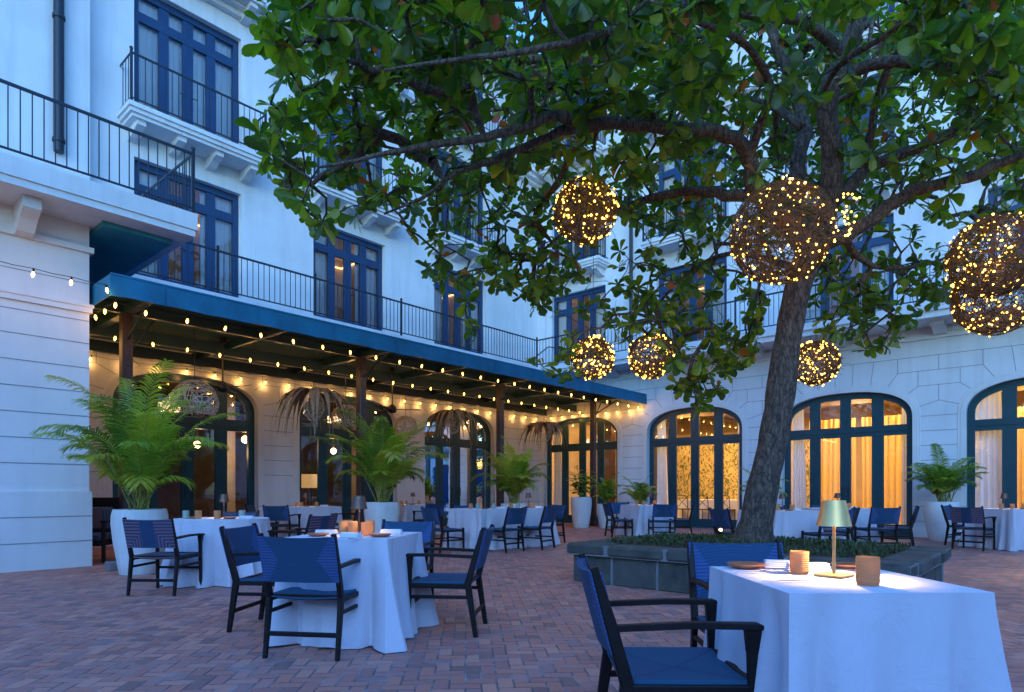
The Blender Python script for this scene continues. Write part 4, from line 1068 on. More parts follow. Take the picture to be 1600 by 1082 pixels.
# leaves
TS = [0, .16, .38, .62, .82, .94, 1.0]; WS = [.02, .065, .14, .235, .26, .17, .0]
lm = MB(); lat = []; V_ = []; F_ = []
def add_leaf(b, d, up, L, val, bend, fold, wmul):
    side = d.cross(up)
    if side.length < 1e-4: side = d.orthogonal()
    side.normalize(); up = side.cross(d).normalized(); o = len(V_)
    for t, w in zip(TS, WS):
        c = b+d*(L*t)-up*(bend*L*t*t); w2 = w*L*wmul
        V_.append(c-side*w2+up*(fold*w2)); V_.append(c); V_.append(c+side*w2+up*(fold*w2))
    for i in range(len(TS)-1):
        a = o+i*3; F_.append((a, a+1, a+4, a+3)); F_.append((a+1, a+2, a+5, a+4))
    lat.extend([val, min(.94, val+.13) if val < .94 else val, val]*len(TS))
for e, ci in ends:
    Y0 = clusters[ci][3]; p = Vector(NP[e]); q = Vector(NP[npar[e]]); tw = (p-q); tw = tw.normalized() if tw.length > 1e-4 else Vector((0, 0, 1))
    axis = (tw*.6+Vector((rr.gauss(0, .35), rr.gauss(0, .35), .25+rr.gauss(0, .35)))).normalized()
    u = axis.orthogonal().normalized(); v = axis.cross(u); k = rr.choice((6, 7, 8, 9)); a0 = rr.random()*6.28; old = rr.random()
    for i in range(k):
        a = a0+i*2.399; open_ = rr.uniform(.55, 1.5); d = (axis*math.cos(open_)+(u*math.cos(a)+v*math.sin(a))*math.sin(open_)); d.z -= .28*rr.random()+.05; d.normalize()
        L = rr.uniform(.10, .23)*(1.0 if i > 1 else .75)*(.9 if Y0 > 7 else 1.); val = rr.random()
        if val > .965 and rr.random() < .35: val = .5
        elif val > .94 and val <= .965: val = .9
        add_leaf(p-axis*.04*rr.random(), d, (axis+Vector((0, 0, .6))).normalized(), L, val, rr.uniform(-.1, .5), rr.uniform(.05, .6), rr.uniform(.8, 1.2))
lm.v = [tuple(x) for x in V_]; lm.f = F_; lm.m = [0]*len(F_)
lm.build('crown', 'almond_leaf', tree, TREE, True, attr=lat)
print('clusters', len(clusters), 'leaves', len(F_)//12)

# wicker light globes
_b = MB(); _b.sphere((0, 0, 0), 1., 7, 5); _b = _b.build('bulb', 'fairy', None, smooth=True); FM = _b.data; bpy.data.objects.remove(_b)
def light_globe(px, py, rpx, Y, label, nb, seed):
    r = rpx*Y/F; p = PX(px, py, Y); root = thing('light_globe', label, 'light globe', p, 0, 'wicker globes wrapped in fairy lights'); rg = random.Random(seed)
    m = wicker_ball_mesh(r*.93, int(100*(r/.5)+40), .0036, seed, 1., 20)
    for k in range(300):
        d = Vector((rg.gauss(0, 1), rg.gauss(0, 1), rg.gauss(0, 1))).normalized(); t = Vector((rg.gauss(0, 1), rg.gauss(0, 1), rg.gauss(0, 1))).normalized()*rg.uniform(.06, .16)*(r/.4)
        c = d*r*rg.uniform(.62, .98); m.tube([c-t, c+t*.2+d*.01, c+t], .0024, 3, caps=False)
    qx, qy, qz = (rg.uniform(.95, 1.04) for _ in range(3)); m.v = [(a*qx, b*qy, c*qz) for a, b, c in m.v]; m.build('wicker_ball', 'wicker', root)
    m = MB(); m.tube([(0, 0, r*.9), (0, 0, r+1.3)], .003, 4); m.build('cord', 'cable', root)
    for k in range(nb):
        if k % 3:  # along loops of wire
            aa = rg.random()*6.28; c = rg.uniform(-1, 1); s_ = math.sqrt(1-c*c); d = Vector((s_*math.cos(aa), s_*math.sin(aa), c))
        else: d = Vector((rg.gauss(0, 1), rg.gauss(0, 1), rg.gauss(0, 1))).normalized()
        o = bpy.data.objects.new('bulb', FM); COL.objects.link(o); o.parent = root; o.location = d*r*rg.uniform(.90, 1.02); sc = rg.uniform(.7, 1.2)*.0112*(Y/7)**.6; o.scale = (sc,)*3
    l_ = light('fairy_glow', 'POINT', (0, 0, 0), 9*(r/.4)**2, (1., .52, .13), r*.5); l_.parent = root
    m = MB()   # the rest of the tiny lamps, past the hundred that show largest
    for k in range(int(nb*.8)):
        d = Vector((rg.gauss(0, 1), rg.gauss(0, 1), rg.gauss(0, 1))).normalized(); m.sphere(tuple(d*r*rg.uniform(.7, 1.0)), rg.uniform(.006, .009)*(Y/7)**.6, 6, 4)
    fb = m.build('fairy_bulbs', 'fairy', root); fb['kind'] = 'stuff'
light_globe(915, 330, 52, 6.9, 'wicker light globe hanging highest on the left side of the crown', 100, 1)
light_globe(1222, 365, 80, 6.3, 'largest wicker light globe, in front of the tree fork', 100, 2)
light_globe(927, 560, 35, 8.6, 'low wicker light globe above the end of the awning, left of its twin', 95, 3)
light_globe(1017, 557, 36, 8.4, 'low wicker light globe right of the awning end, left of the trunk', 95, 4)
light_globe(1275, 568, 36, 8.2, 'low wicker light globe just right of the trunk', 90, 5)
light_globe(1553, 402, 66, 6.6, 'upper of two overlapping wicker light globes at the right edge', 100, 6)
light_globe(1558, 462, 64, 6.9, 'lower of two overlapping wicker light globes at the right edge', 100, 7)
# loose knot of fairy lights on the fork
root = thing('fairy_lights', 'loose knot of fairy lights wound on the fork beside the largest globe', 'fairy lights', PX(1325, 330, 6.85)); rg = random.Random(4)
m = MB(); pts = [Vector((rg.gauss(0, .06), rg.gauss(0, .06), .16-.010*i*3)) for i in range(14)]; m.tube(pts, .003, 4); m.build('wire', 'cable', root)
for k in range(26):
    o = bpy.data.objects.new('bulb', FM); COL.objects.link(o); o.parent = root; o.location = (rg.gauss(0, .05), rg.gauss(0, .05), rg.uniform(-.28, .2)); o.scale = (.0115,)*3
# garden spotlight at the back of the planter
p = CW(2.89, 8.9, .50); r_ = thing('garden_spotlight', 'small glowing garden spotlight at the back of the planter', 'spotlight', p)
dv = (TREE+Vector((0, 0, 1.5))-p).normalized()
m = MB(); m.tube([(0, 0, -.06), (0, 0, .0)], .012, 8); q = Vector((0, 0, .03)); m.tube([q-dv*.05, q+dv*.05], [.035, .045], 12); m.build('housing', 'plastic_black', r_)
m = MB(); m.sphere(tuple(q+dv*.045), .026, 10, 6); m.build('lens', 'spot_lens', r_)
l_ = light('spot_glow', 'SPOT', (0, 0, 0), 14, (1., .7, .4), .03, spot=70); l_.parent = r_; l_.location = tuple(q+dv*.12); l_.rotation_euler = (-dv).to_track_quat('Z', 'Y').to_euler()

# ------------------------------------------------------------------ pots and palms
def pot(loc, r, h, label, box=False):
    root = thing('plant_pot', label, 'plant pot', loc, 0, 'white plant pots')
    m = MB(); m.lathe([(.001, 0), (r*.70, 0), (r*.72, .01), (r*.80, h*.2), (r*.93, h*.5), (r, h*.78), (r*.99, h*.9), (r*.94, h*.985), (r*.93, h), (r*.84, h), (r*.83, h*.9)], 36)
    m.build('shell', 'pot_white', root, smooth='auto')
    m = MB(); m.lathe([(.001, h*.90), (r*.85, h*.90)], 24); m.build('earth', 'soil', root); return root
def palm_mesh(n, L, seed, spread=1., leaflet=.155, el0=1.5):
    rg = random.Random(seed); V = []; Fc = []; A = []; st = MB()
    for k in range(n):
        az = k*2.399+rg.uniform(-.3, .3); el = el0+.03-(k/n)**1.0*.42*spread+rg.uniform(-.10, .06); LL = L*rg.uniform(.50, 1.04)*(1.08-.22*k/n); drop = rg.uniform(1.1, 2.3)*(.75+.5*k/n)
        b0 = Vector((rg.gauss(0, .05), rg.gauss(0, .05), 0)); pts = []; N = 15; p = b0.copy(); ang = el; hz = Vector((math.cos(az), math.sin(az), 0))
        for i in range(N):
            pts.append(p.copy()); p = p+(hz*math.cos(ang)+Vector((0, 0, math.sin(ang))))*(LL/(N-1)); ang -= drop/(N-1)*2.5*(i/N)**1.35
        st.tube(pts, [.011*(1-.85*i/N) for i in range(N)], 5)
        sd_ = Vector((-hz.y, hz.x, 0)); val0 = rg.random()**1.3*.9; nl_ = 36
        for q in range(nl_):
            t = .36+.64*q/(nl_-1); f = t*(N-1); i = min(N-2, int(f)); c = pts[i].lerp(pts[i+1], f-i); tg = (pts[i+1]-pts[i]).normalized(); nrm = tg.cross(sd_)
            if nrm.z < 0: nrm = -nrm
            ll = leaflet*min(L, 1.7)*(.55+.75*math.sin(math.pi*min(1, (t-.3)/.76)**.75))*(1. if q < nl_-2 else .7)
            for sg in (-1, 1):
                l2 = ll*rg.uniform(.85, 1.1); fwd = rg.uniform(.55, .85)+.5*t**3; d = (sd_*sg+tg*fwd+nrm*rg.uniform(.1, .35)).normalized(); w_ = .0082*rg.uniform(.8, 1.3)*(L/.9)**.5; wv = d.cross(nrm).normalized(); o = len(V)
                dr = Vector((0, 0, -1.35))
                c1 = c+d*l2*.35+dr*l2*.03; c2 = c+d*l2*.72+dr*l2*.16; c3 = c+d*l2+dr*l2*.36
                V.extend([c-wv*w_*.4, c+wv*w_*.4, c1-wv*w_, c1+wv*w_, c2-wv*w_*.8, c2+wv*w_*.8, c3]); Fc.extend([(o, o+1, o+3, o+2), (o+2, o+3, o+5, o+4), (o+4, o+5, o+6)]); vv = min(1, max(0, val0+rg.uniform(0, .3))); A.extend([vv]*7)
    lf = MB(); lf.v = [tuple(x) for x in V]; lf.f = Fc; lf.m = [0]*len(Fc); return lf, A, st
def palm(loc, z, n, L, seed, label, spread=1., leaflet=.155, el0=1.5):
    root = thing('potted_palm', label, 'palm', (loc[0], loc[1], z), random.random()*6, 'feathery palms in white pots'); lf, A, st = palm_mesh(n, L, seed, spread, leaflet, el0)
    lf.build('fronds', 'palm_leaf', root, attr=A); st.build('stems', 'palm_stem', root, smooth=True)
def potpalm(px, Y, r, h, n, L, seed, lp, lq, spread=1., leaflet=.155, el0=1.5):
    p = GX(px, Y); pot(p, r, h, lp); palm(p, h*.9, n, L, seed, lq, spread, leaflet, el0)
potpalm(219, 8.6, .34, .86, 34, 2.0, 21, 'large white pot at the near end of the awning', 'large bright green palm at the near end of the awning', 1.1)
potpalm(597, 12.9, .36, .88, 46, 2.15, 22, 'straight white pot beside the second brown post', 'dense bushy palm beside the second brown post', 1.0)
potpalm(803, 15.9, .34, .8, 34, 1.7, 23, 'white pot behind the middle tables, beside the third brown post', 'thin feathery palm beside the third brown post', .9)
potpalm(948, 19.4, .30, .72, 22, 1.15, 24, 'small white pot half behind a blue chair near the last post', 'small palm in front of the door in the inner corner', .9)
potpalm(1001, 18.6, .28, .6, 20, 1.1, 25, 'white pot hidden behind the table by the inner corner', 'small dark palm between the two left arched doors of the back wing', .9)
potpalm(1473, 14.3, .37, .87, 32, 1.4, 26, 'large white pot between the two right arched doors', 'dark arching palm between the two right arched doors', 1.0)
potpalm(1190, 16.0, .32, .8, 22, 1.1, 27, 'white pot behind the tree trunk', 'palm mostly hidden behind the tree trunk', 1.1)
# broad-leaved plant in the tall white pot
p = GX(908, 19.2); pot(p, .32, .93, 'tall white pot with a broad-leaved plant beside the last post')
root = thing('fig_plant', 'broad-leaved young fig in the tall white pot by the last post', 'plant', (p.x, p.y, .84)); rg = random.Random(9); st = MB(); V_ = []; F_ = []; lat = []
for k in range(9):
    a = rg.random()*6.28; h = rg.uniform(.5, 1.05); pts = [Vector((0, 0, 0)), Vector((math.cos(a)*.1, math.sin(a)*.1, h*.5)), Vector((math.cos(a)*.25, math.sin(a)*.25, h))]; st.tube(pts, [.014, .01, .006], 5)
    for q in range(9):
        t = .35+.65*q/8; c = pts[0].lerp(pts[2], t); b = q*2.4+a; d = Vector((math.cos(b), math.sin(b), rg.uniform(-.1, .8))).normalized(); add_leaf(c, d, Vector((0, 0, 1)), rg.uniform(.18, .28), rg.random()*.6, .3, .2, 1.5)
st.build('stem', 'bark', root); lf = MB(); lf.v = [tuple(x) for x in V_]; lf.f = F_; lf.m = [0]*len(F_); lf.build('foliage', 'palm_leaf', root, smooth=True, attr=lat)

# ------------------------------------------------------------------ chairs
def make_chair(arms, striped):
    root = thing('armchair' if arms else 'dining_chair', 'x', 'chair'); wx = .25
    wd = 'dark_wood'
    for sg in (-1, 1):
        x = sg*wx
        m = MB(); m.beam((x, .235, 0), (x, .225, .60 if arms else .44), .026, .032, .034, .042); m.build('leg', wd, root)
        m = MB(); m.beam((x, -.285, 0), (x, -.225, .40), .026, .034, .034, .05); m.beam((x, -.225, .40), (x, -.285, .62), .034, .05, .034, .044); m.beam((x, -.285, .62), (x, -.345, .825), .034, .044, .03, .03); m.build('leg', wd, root)
        if arms:
            m = MB()
            m.beam((x, -.27, .605), (x, .02, .618), .036, .024, .042, .024); m.beam((x, .02, .618), (x+sg*.004, .235, .616), .042, .024, .062, .022); m.beam((x+sg*.004, .235, .616), (x+sg*.004, .275, .612), .062, .022, .05, .018); m.beam((x, .225, .52), (x, .232, .606), .034, .042, .05, .07); m.build('armrest', wd, root)
        m = MB(); m.beam((x, -.22, .385), (x, .225, .385), .026, .034); m.beam((x, -.24, .30 if arms else .22), (x, .228, .30 if arms else .22), .02, .026); m.build('side_rail', wd, root)
    m = MB(); m.beam((-wx, .235, .40), (wx, .235, .40), .03, .03, side=(0, 1, 0)); m.beam((-wx, -.215, .40), (wx, -.215, .40), .03, .03, side=(0, 1, 0)); m.build('seat_frame', wd, root)
    m = MB(); m.beam((-wx, -.265, .16), (wx, -.265, .16), .024, .03, side=(0, 1, 0)); m.build('stretcher', wd, root); m = MB(); m.beam((-wx, .23, .24), (wx, .23, .24), .022, .026, side=(0, 1, 0)); m.build('stretcher', wd, root)
    # seat: sagging woven sheet with rolled edges
    m = MB(); nx, ny = 12, 12
    for side_, zz in ((0, .418), (1, .386)):
        for j in range(ny+1):
            for i in range(nx+1):
                u, v = i/nx*2-1, j/ny*2-1; s = .020*(1-u*u)*(1-v*v*.5)
                edge = .012*max(0, abs(v)-.85)/.15
                m.v.append((u*(wx-.004 if side_ == 0 else wx-.006), .01+v*.245, zz-s+(-edge if side_ == 0 else edge)))
    n1 = (nx+1)*(ny+1)
    for j in range(ny):
        for i in range(nx): a = j*(nx+1)+i; m.f += [(a, a+1, a+nx+2, a+nx+1), (n1+a+nx+1, n1+a+nx+2, n1+a+1, n1+a)]
    for j in range(ny):
        a = j*(nx+1); m.f += [(a, a+nx+1, n1+a+nx+1, n1+a), (a+nx, n1+a+nx, n1+a+2*nx+1, a+2*nx+1)]
    for i in range(nx): a = i; b = ny*(nx+1)+i; m.f += [(a, n1+a, n1+a+1, a+1), (b, b+1, n1+b+1, n1+b)]
    m.m = [0]*len(m.f); m.build('seat', 'woven_seat_striped' if striped else 'woven_seat', root, smooth='auto')
    # back: sling wrapped round the posts, curved between them
    m = MB(); nx, nz = 14, 6
    for side_ in (0, 1):
        for j in range(nz+1):
            z = .505+.305*j/nz; yb = -.232-(z-.40)*.265
            for i in range(nx+1):
                u = i/nx*2-1; sagz = (.010*(1-u*u))*(1 if j == nz else 0)
                m.v.append((u*(wx+.012), yb-.028*(1-u*u)+(.014 if side_ == 0 else -.014)*(1+.6*(abs(u) > .86)), z-sagz))
    n1 = (nx+1)*(nz+1)
    for j in range(nz):
        for i in range(nx): a = j*(nx+1)+i; m.f += [(a, a+1, a+nx+2, a+nx+1), (n1+a+nx+1, n1+a+nx+2, n1+a+1, n1+a)]
        a = j*(nx+1); m.f += [(a, a+nx+1, n1+a+nx+1, n1+a), (a+nx, n1+a+nx, n1+a+2*nx+1, a+2*nx+1)]
    for i in range(nx): a = i; b = nz*(nx+1)+i; m.f += [(a, n1+a, n1+a+1, a+1), (b, b+1, n1+b+1, n1+b)]
    m.m = [0]*len(m.f); m.build('backrest', 'woven_back_striped' if striped else 'woven_back', root, smooth='auto')
    return root
PROT = {k: [make_chair(*k), False] for k in ((True, False), (True, True), (False, False))}
def chair(X, Y, head, label, arms=True, striped=False):
    k = (arms, striped); pr = PROT[k]
    g_ = {(True, False): 'blue woven armchairs at the tables', (True, True): 'blue armchairs with rust stripes', (False, False): 'armless blue chairs at the far tables'}[k]
    o = place(pr[0], pr[1], CW(X, Y), YAW+R(head), label, g_); pr[1] = True; return o
# head: 0 faces away from the camera, 90 faces left, -90 faces right, 180 faces the camera
chair(.645, 2.56, -91, 'blue armchair in the right foreground, side-on at the left of the large lamp table')
chair(1.25, 3.30, 178, 'blue armchair behind the large lamp table, facing the camera, before the planter')
chair(-1.34, 4.47, -8, 'blue armchair nearest the camera, its back to us, at the candle-lined table')
chair(-1.90, 5.22, -96, 'blue armchair at the left side of the candle-lined table')
chair(-.53, 5.10, 84, 'blue armchair at the right side of the candle-lined table, empty floor beside it')
chair(-1.04, 5.90, 174, 'blue armchair on the far side of the candle-lined table')
chair(-3.78, 7.02, -3, 'rust-striped armchair with its back to us before the round table', True, True)
chair(-2.62, 7.95, 70, 'rust-striped armchair between the round table and the candle-lined table', True, True)
chair(-3.9, 8.85, 178, 'rust-striped armchair behind the round table', True, True)
chair(8.72, 12.1, -55, 'rust-striped armchair at the table by the right edge', True, True)
chair(9.2, 13.0, -140, 'armless blue chair half hidden behind the striped chair by the right edge', False)
chair(-5.35, 13.9, -85, 'armless blue chair at the left of the table by the first stone pier', False)
chair(-4.72, 13.2, -5, 'blue armchair with its back to us at the table by the first stone pier', True)
chair(-3.55, 13.9, 80, 'blue armchair at the right of the table by the first stone pier', True)
chair(-3.05, 15.9, -80, 'blue armchair left of the table behind the second pot', True)
chair(-2.05, 15.6, 40, 'blue armchair right of the table behind the second pot', True)
chair(-1.22, 11.7, -50, 'armless blue chair at the left corner of the pointed middle table', False)
chair(-.16, 11.75, 50, 'armless blue chair at the near right corner of the pointed middle table', False)
chair(.45, 12.35, 60, 'armless blue chair rightmost at the two middle tables', False)
chair(-.85, 13.2, -150, 'armless blue chair behind the pointed middle table', False)
chair(.75, 13.7, 130, 'armless blue chair behind the right one of the middle tables', False)
chair(2.62, 15.6, -80, 'armless blue chair at the left of the table by the inner corner', False)
chair(3.5, 15.0, 0, 'armless blue chair with its back to us at the table by the inner corner', False)
chair(4.12, 15.7, 75, 'armless blue chair at the right of the table by the inner corner', False)
chair(2.9, 16.6, -170, 'armless blue chair behind the table by the inner corner', False)
chair(3.75, 10.7, -75, 'armless blue chair just left of the tree trunk', False)
chair(5.15, 10.55, 8, 'armless blue chair behind the brass lamp, its back to us', False)
chair(5.75, 11.4, 70, 'armless blue chair between the two tables right of the trunk', False)
chair(6.75, 11.9, 0, 'armless blue chair, back to us, second from the right beyond the trunk', False)
chair(7.35, 12.25, 60, 'armless blue chair rightmost at the tables right of the trunk', False)
chair(5.0, 12.1, 175, 'armless blue chair behind the first table right of the trunk', False)
chair(6.7, 13.5, 178, 'armless blue chair behind the second table right of the trunk', False)

# dark lounge seat beside the left block
p = CW(-6.72, 10.35); root = thing('lounge_chair', 'dark wooden lounge seat with striped cushions tucked behind the left block', 'lounge chair', p, YAW+R(-170))
m = MB(); m.box(-.36, .36, -.05, .0, .3, 1.0, bev=.01); m.build('back_panel', 'dark_wood', root)
for sx in (-1, 1):
    for y in (0, .6):
        m = MB(); m.beam((sx*.36, y, 0), (sx*.36, y, .62), .05, .05); m.build('leg', 'dark_wood', root)
    m = MB(); m.box(sx*.36-.04, sx*.36+.04, -.03, .64, .62, .655, bev=.008); m.build('armrest', 'dark_wood', root)
m = MB(); m.box(-.34, .34, 0, .62, .26, .33); m.build('seat_frame', 'dark_wood', root)
m = MB(); m.box(-.32, .32, .02, .62, .331, .45, bev=.03); m.build('seat_cushion', 'woven_seat_striped', root)
m = MB(); m.box(-.30, .30, .03, .15, .47, .85, bev=.04); m.build('back_cushion', 'woven_seat_striped', root)
# small grey block at the foot of the first pot
m = MB(); m.box(-.09, .09, -.09, .09, 0, .12, bev=.01); o = m.build('paving_block', 'pale_mortar'); o.location = GX(178, 8.95); tag(o, 'small grey block on the bricks beside the nearest pot', 'block')

# ------------------------------------------------------------------ tables and cloths
def cloth_square(w, d, seed, h=.765):
    rg = random.Random(seed); m = MB(); n = 46; per = []
    cr = .02
    for sx, sy, ax in ((1, -1, 0), (1, 1, 1), (-1, 1, 2), (-1, -1, 3)): pass
    corners = [(-w/2, -d/2), (w/2, -d/2), (w/2, d/2), (-w/2, d/2)]; N = 4*n
    ph = [rg.uniform(0, 6.28) for _ in range(8)]; am = [rg.uniform(.03, .055) for _ in range(4)]
    rings = 15
    def outline(t):
        out = []
        for s in range(4):
            a = Vector(corners[s]); b = Vector(corners[(s+1) % 4]); nrm = Vector((b.y-a.y, -(b.x-a.x))).normalized()
            prevn = Vector(((a.y-corners[s-1][1]), -(a.x-corners[s-1][0]))).normalized()
            for i in range(n):
                u = i/n; p = a.lerp(b, u); e = min(u, 1-u)
                k = math.exp(-(e/.085)**2)                    # hanging corner fold
                k2 = math.exp(-((e-.16)/.05)**2)
                cdir = (Vector(p)).normalized()
                off = nrm*(.014*t+.048*t*t - .095*t**.8*k2 + am[s]*t*math.sin(u*14+ph[s]+.7*t)*(.55+.45*math.sin(u*9+ph[s-1]))+.008*t*math.sin(u*31+ph[s+4])) + cdir*(.085*t**1.25*k)
                out.append((p.x+off.x, p.y+off.y))
        return out
    for q in range(rings+1):
        t = q/rings
        if q == 0: z, tt = h, 0
        else: tt = t; z = h-.004-(h-.010)*t**1.0
        o = outline(tt); 
        for i, (x, y) in enumerate(o):
            zz = z if q < rings else .006+.012*max(0, math.sin(i*.33+ph[1]))
            m.v.append((x, y, zz))
    for q in range(rings):
        for i in range(N): a = q*N+i; b = q*N+(i+1) % N; m.f.append((a, b, b+N, a+N))
    # top as a grid-like fan of rings
    base = len(m.v); K = 8
    o = outline(0)
    for q in range(1, K):
        s = 1-q/K
        for i, (x, y) in enumerate(o): m.v.append((x*s, y*s, h+.0006*math.sin(x*s*23+ph[0])*math.sin(y*s*19+ph[2])))
    m.v.append((0, 0, h)); prev = 0
    for q in range(1, K):
        st = base+(q-1)*N
        for i in range(N): j = (i+1) % N; m.f.append((prev+j, prev+i, st+i, st+j))
        prev = st
    c = len(m.v)-1
    for i in range(N): m.f.append((prev+(i+1) % N, prev+i, c))
    m.m = [0]*len(m.f); return m
def cloth_round(r, seed, folds=17, h=.765):
    rg = random.Random(seed); m = MB(); N = 200; rings = 14; ph = rg.random()*6
    def R_(a, t): return r+.025*t+.05*t*t+.085*t**.9*math.sin(a*folds+ph+1.1*math.sin(a*3+ph))*(.5+.5*t)+.012*t*math.sin(a*41)
    for q in range(rings+1):
        t = q/rings; z = h if q == 0 else h-.004-(h-.012)*t
        for i in range(N): a = 6.28318*i/N; rr_ = R_(a, t); m.v.append((rr_*math.cos(a), rr_*math.sin(a), z))
    for q in range(rings):
        for i in range(N): a = q*N+i; b = q*N+(i+1) % N; m.f.append((a, b, b+N, a+N))
    m.v.append((0, 0, h)); c = len(m.v)-1
    for i in range(N): m.f.append(((i+1) % N, i, c))
    m.m = [0]*len(m.f); return m
def table(X, Y, w, d, rot, tl, cl, seed, rnd=False):
    p = CW(X, Y); rz = YAW+R(rot); root = thing('dining_table', tl, 'table', p, rz, 'tables hidden under white cloths')
    m = MB()
    if rnd: m.lathe([(.001, .73), (w-.01, .73), (w-.01, .757), (.001, .757)], 32)
    else: m.box(-w/2+.012, w/2-.012, -d/2+.012, d/2-.012, .73, .757)
    m.build('tabletop', 'brown_wood', root)
    k = .62*w if rnd else w/2-.07; k2 = .62*w if rnd else d/2-.07
    for sx in (-1, 1):
        for sy in (-1, 1): m = MB(); m.beam((sx*k, sy*k2, 0), (sx*k, sy*k2, .73), .045, .045); m.build('leg', 'brown_wood', root)
    m = cloth_round(w, seed) if rnd else cloth_square(w, d, seed)
    o = m.build('tablecloth', 'white_cloth', None, smooth='auto'); o.location = p; o.rotation_euler = (0, 0, rz); tag(o, cl, 'tablecloth', 'white tablecloths'); return root
CLAB = 'floor-length white tablecloth on the '
TN = {
 'a': (1.24, 2.49, .69, .76, 2, 'large square table in the right foreground', False), 'b': (-1.20, 4.93, .80, .82, -9, 'candle-lined table in the left foreground', False),
 'c': (-3.60, 7.92, .56, .56, 0, 'round table beside the first palm', True), 'd': (-4.5, 14.2, 1.15, .9, 35, 'table by the first stone pier', False),
 'e': (-2.55, 16.3, .9, .9, 40, 'table behind the second pot', False), 'f': (-.55, 12.4, .95, .95, 43, 'pointed middle table, a corner towards us', False),
 'g': (.22, 13.1, .9, .9, 43, 'right one of the two middle tables', False), 'h': (3.32, 15.9, .9, .9, 20, 'table by the inner corner, before the lit doors', False),
 'i': (4.72, 11.35, .95, .95, 20, 'first table right of the tree trunk', False), 'j': (6.45, 12.75, .95, .95, 25, 'second table right of the tree trunk', False),
 'k': (9.55, 12.3, .95, .95, 12, 'table at the right edge of the courtyard', False)}
for i, (k, (X, Y, w, d, rot, nm, rnd)) in enumerate(TN.items()):
    table(X, Y, w, d, rot, 'wooden table under its cloth, the ' + nm, CLAB+nm, 30+i, rnd)

# ------------------------------------------------------------------ things on the tables
TZ = .7665
def mk_lamp(metal):
    root = thing('table_lamp', 'x', 'lamp')
    m = MB(); m.box(-.055, .055, -.055, .055, 0, .012, bev=.003); m.build('base', metal, root)
    m = MB(); m.lathe([(.0065, .0121), (.0065, .27)], 12); m.build('stem', metal, root, smooth='auto')
    m = MB(); m.lathe([(.064, .198), (.042, .298), (.001, .2985), (.001, .2965), (.040, .296), (.062, .198)], 32, caps=False); m.build('lamp_shade', metal, root, smooth='auto')
    m = MB(); m.lathe([(.009, .262), (.026, .262), (.026, .27), (.009, .27), (.009, .262)], 16, caps=False); m.build('bulb', 'lamp_inner', root)
    l_ = light('lamp_glow', 'SPOT', (0, 0, 0), 36.0 if metal == 'brass' else 9.0, (1., .66, .34), .02, spot=150); l_.parent = root; l_.location = (.018, 0, .250)
    return root
LP = {'brass': [mk_lamp('brass'), False], 'bronze': [mk_lamp('bronze'), False]}
def lamp(X, Y, metal, label, z=TZ, rot=20):
    pr = LP[metal]; place(pr[0], pr[1], CW(X, Y, z), YAW+R(rot), label, 'cordless table lamps'); pr[1] = True
def mk_tumbler(mat):
    m = MB(); r = .04; h = .1; prof = [(.001, 0), (r*.86, 0), (r*.93, .006)]
    for k in range(9):
        z = .012+k*.0092; prof += [(r*.955, z), (r, z+.0035), (r*.955, z+.007)]
    prof += [(r*.97, h-.004), (r*.95, h), (r*.88, h), (r*.88, .012), (.001, .012)]
    m.lathe(prof, 28); return m.build('tumbler', mat, None, smooth='auto')
TU = {'amber_glass': [mk_tumbler('amber_glass'), False], 'smoke_glass': [mk_tumbler('smoke_glass'), False]}
def tumbler(X, Y, label, mat='amber_glass', s=1.):
    pr = TU[mat]; o = pr[0] if not pr[1] else pr[0].copy()
    if pr[1]: COL.objects.link(o)
    pr[1] = True; o.location = CW(X, Y, TZ); o.scale = (s, s, s); o.rotation_euler = (0, 0, random.random()*6); tag(o, label, 'tumbler', 'ribbed glass tumblers')
mp = MB(); mp.lathe([(.001, .004), (.04, .004), (.052, .0), (.056, .003), (.075, .013), (.082, .020), (.079, .022), (.055, .010), (.001, .009)], 32)
PLT = [mp.build('side_plate', 'terracotta', None, smooth=True), False]
def plate(X, Y, label):
    o = PLT[0] if not PLT[1] else PLT[0].copy()
    if PLT[1]: COL.objects.link(o)
    PLT[1] = True; o.location = CW(X, Y, TZ); tag(o, label, 'plate', 'terracotta side plates')
mn = MB()
for k in range(4): mn.box(-.085+.002*k, .085-.002*k, -.03+.001*k, .03-.001*k, .0005+.0085*k, .0085+.0085*k, bev=.003)
NPK = [mn.build('napkin', 'napkin', None, smooth='auto'), False]
def napkin(X, Y, rot, label):
    o = NPK[0] if not NPK[1] else NPK[0].copy()
    if NPK[1]: COL.objects.link(o)
    NPK[1] = True; o.location = CW(X, Y, TZ); o.rotation_euler = (0, 0, YAW+R(rot)); tag(o, label, 'napkin', 'folded white napkins')
mk = MB(); mk.beam((0, -.11, .006), (0, .0, .007), .013, .005, .011, .004, side=(1, 0, 0)); mk.beam((0, .0, .007), (0, .11, .004), .016, .0015, .006, .001, side=(1, 0, 0))
KN = [mk.build('knife', 'silver'), False]
mf = MB(); mf.beam((0, -.1, .004), (0, .03, .008), .009, .003, .005, .0025, side=(1, 0, 0)); mf.box(-.011, .011, .03, .055, .006, .008)
for k in (-1.05, -.35, .35, 1.05): mf.beam((k*.0085, .055, .007), (k*.0085, .1, .004), .0025, .0018, side=(1, 0, 0))
FK = [mf.build('fork', 'silver'), False]
def cutl(X, Y, rot, what, label):
    pr = KN if what == 'knife' else FK; o = pr[0] if not pr[1] else pr[0].copy()
    if pr[1]: COL.objects.link(o)
    pr[1] = True; o.location = CW(X, Y, TZ); o.rotation_euler = (0, 0, YAW+R(rot)); tag(o, label, what, 'cutlery on the tables')
def at(px, py):  # point on a table top seen at this pixel
    Y = (CAM_Z-TZ)*F/(py-HY); return (px-CX)/F*Y, Y
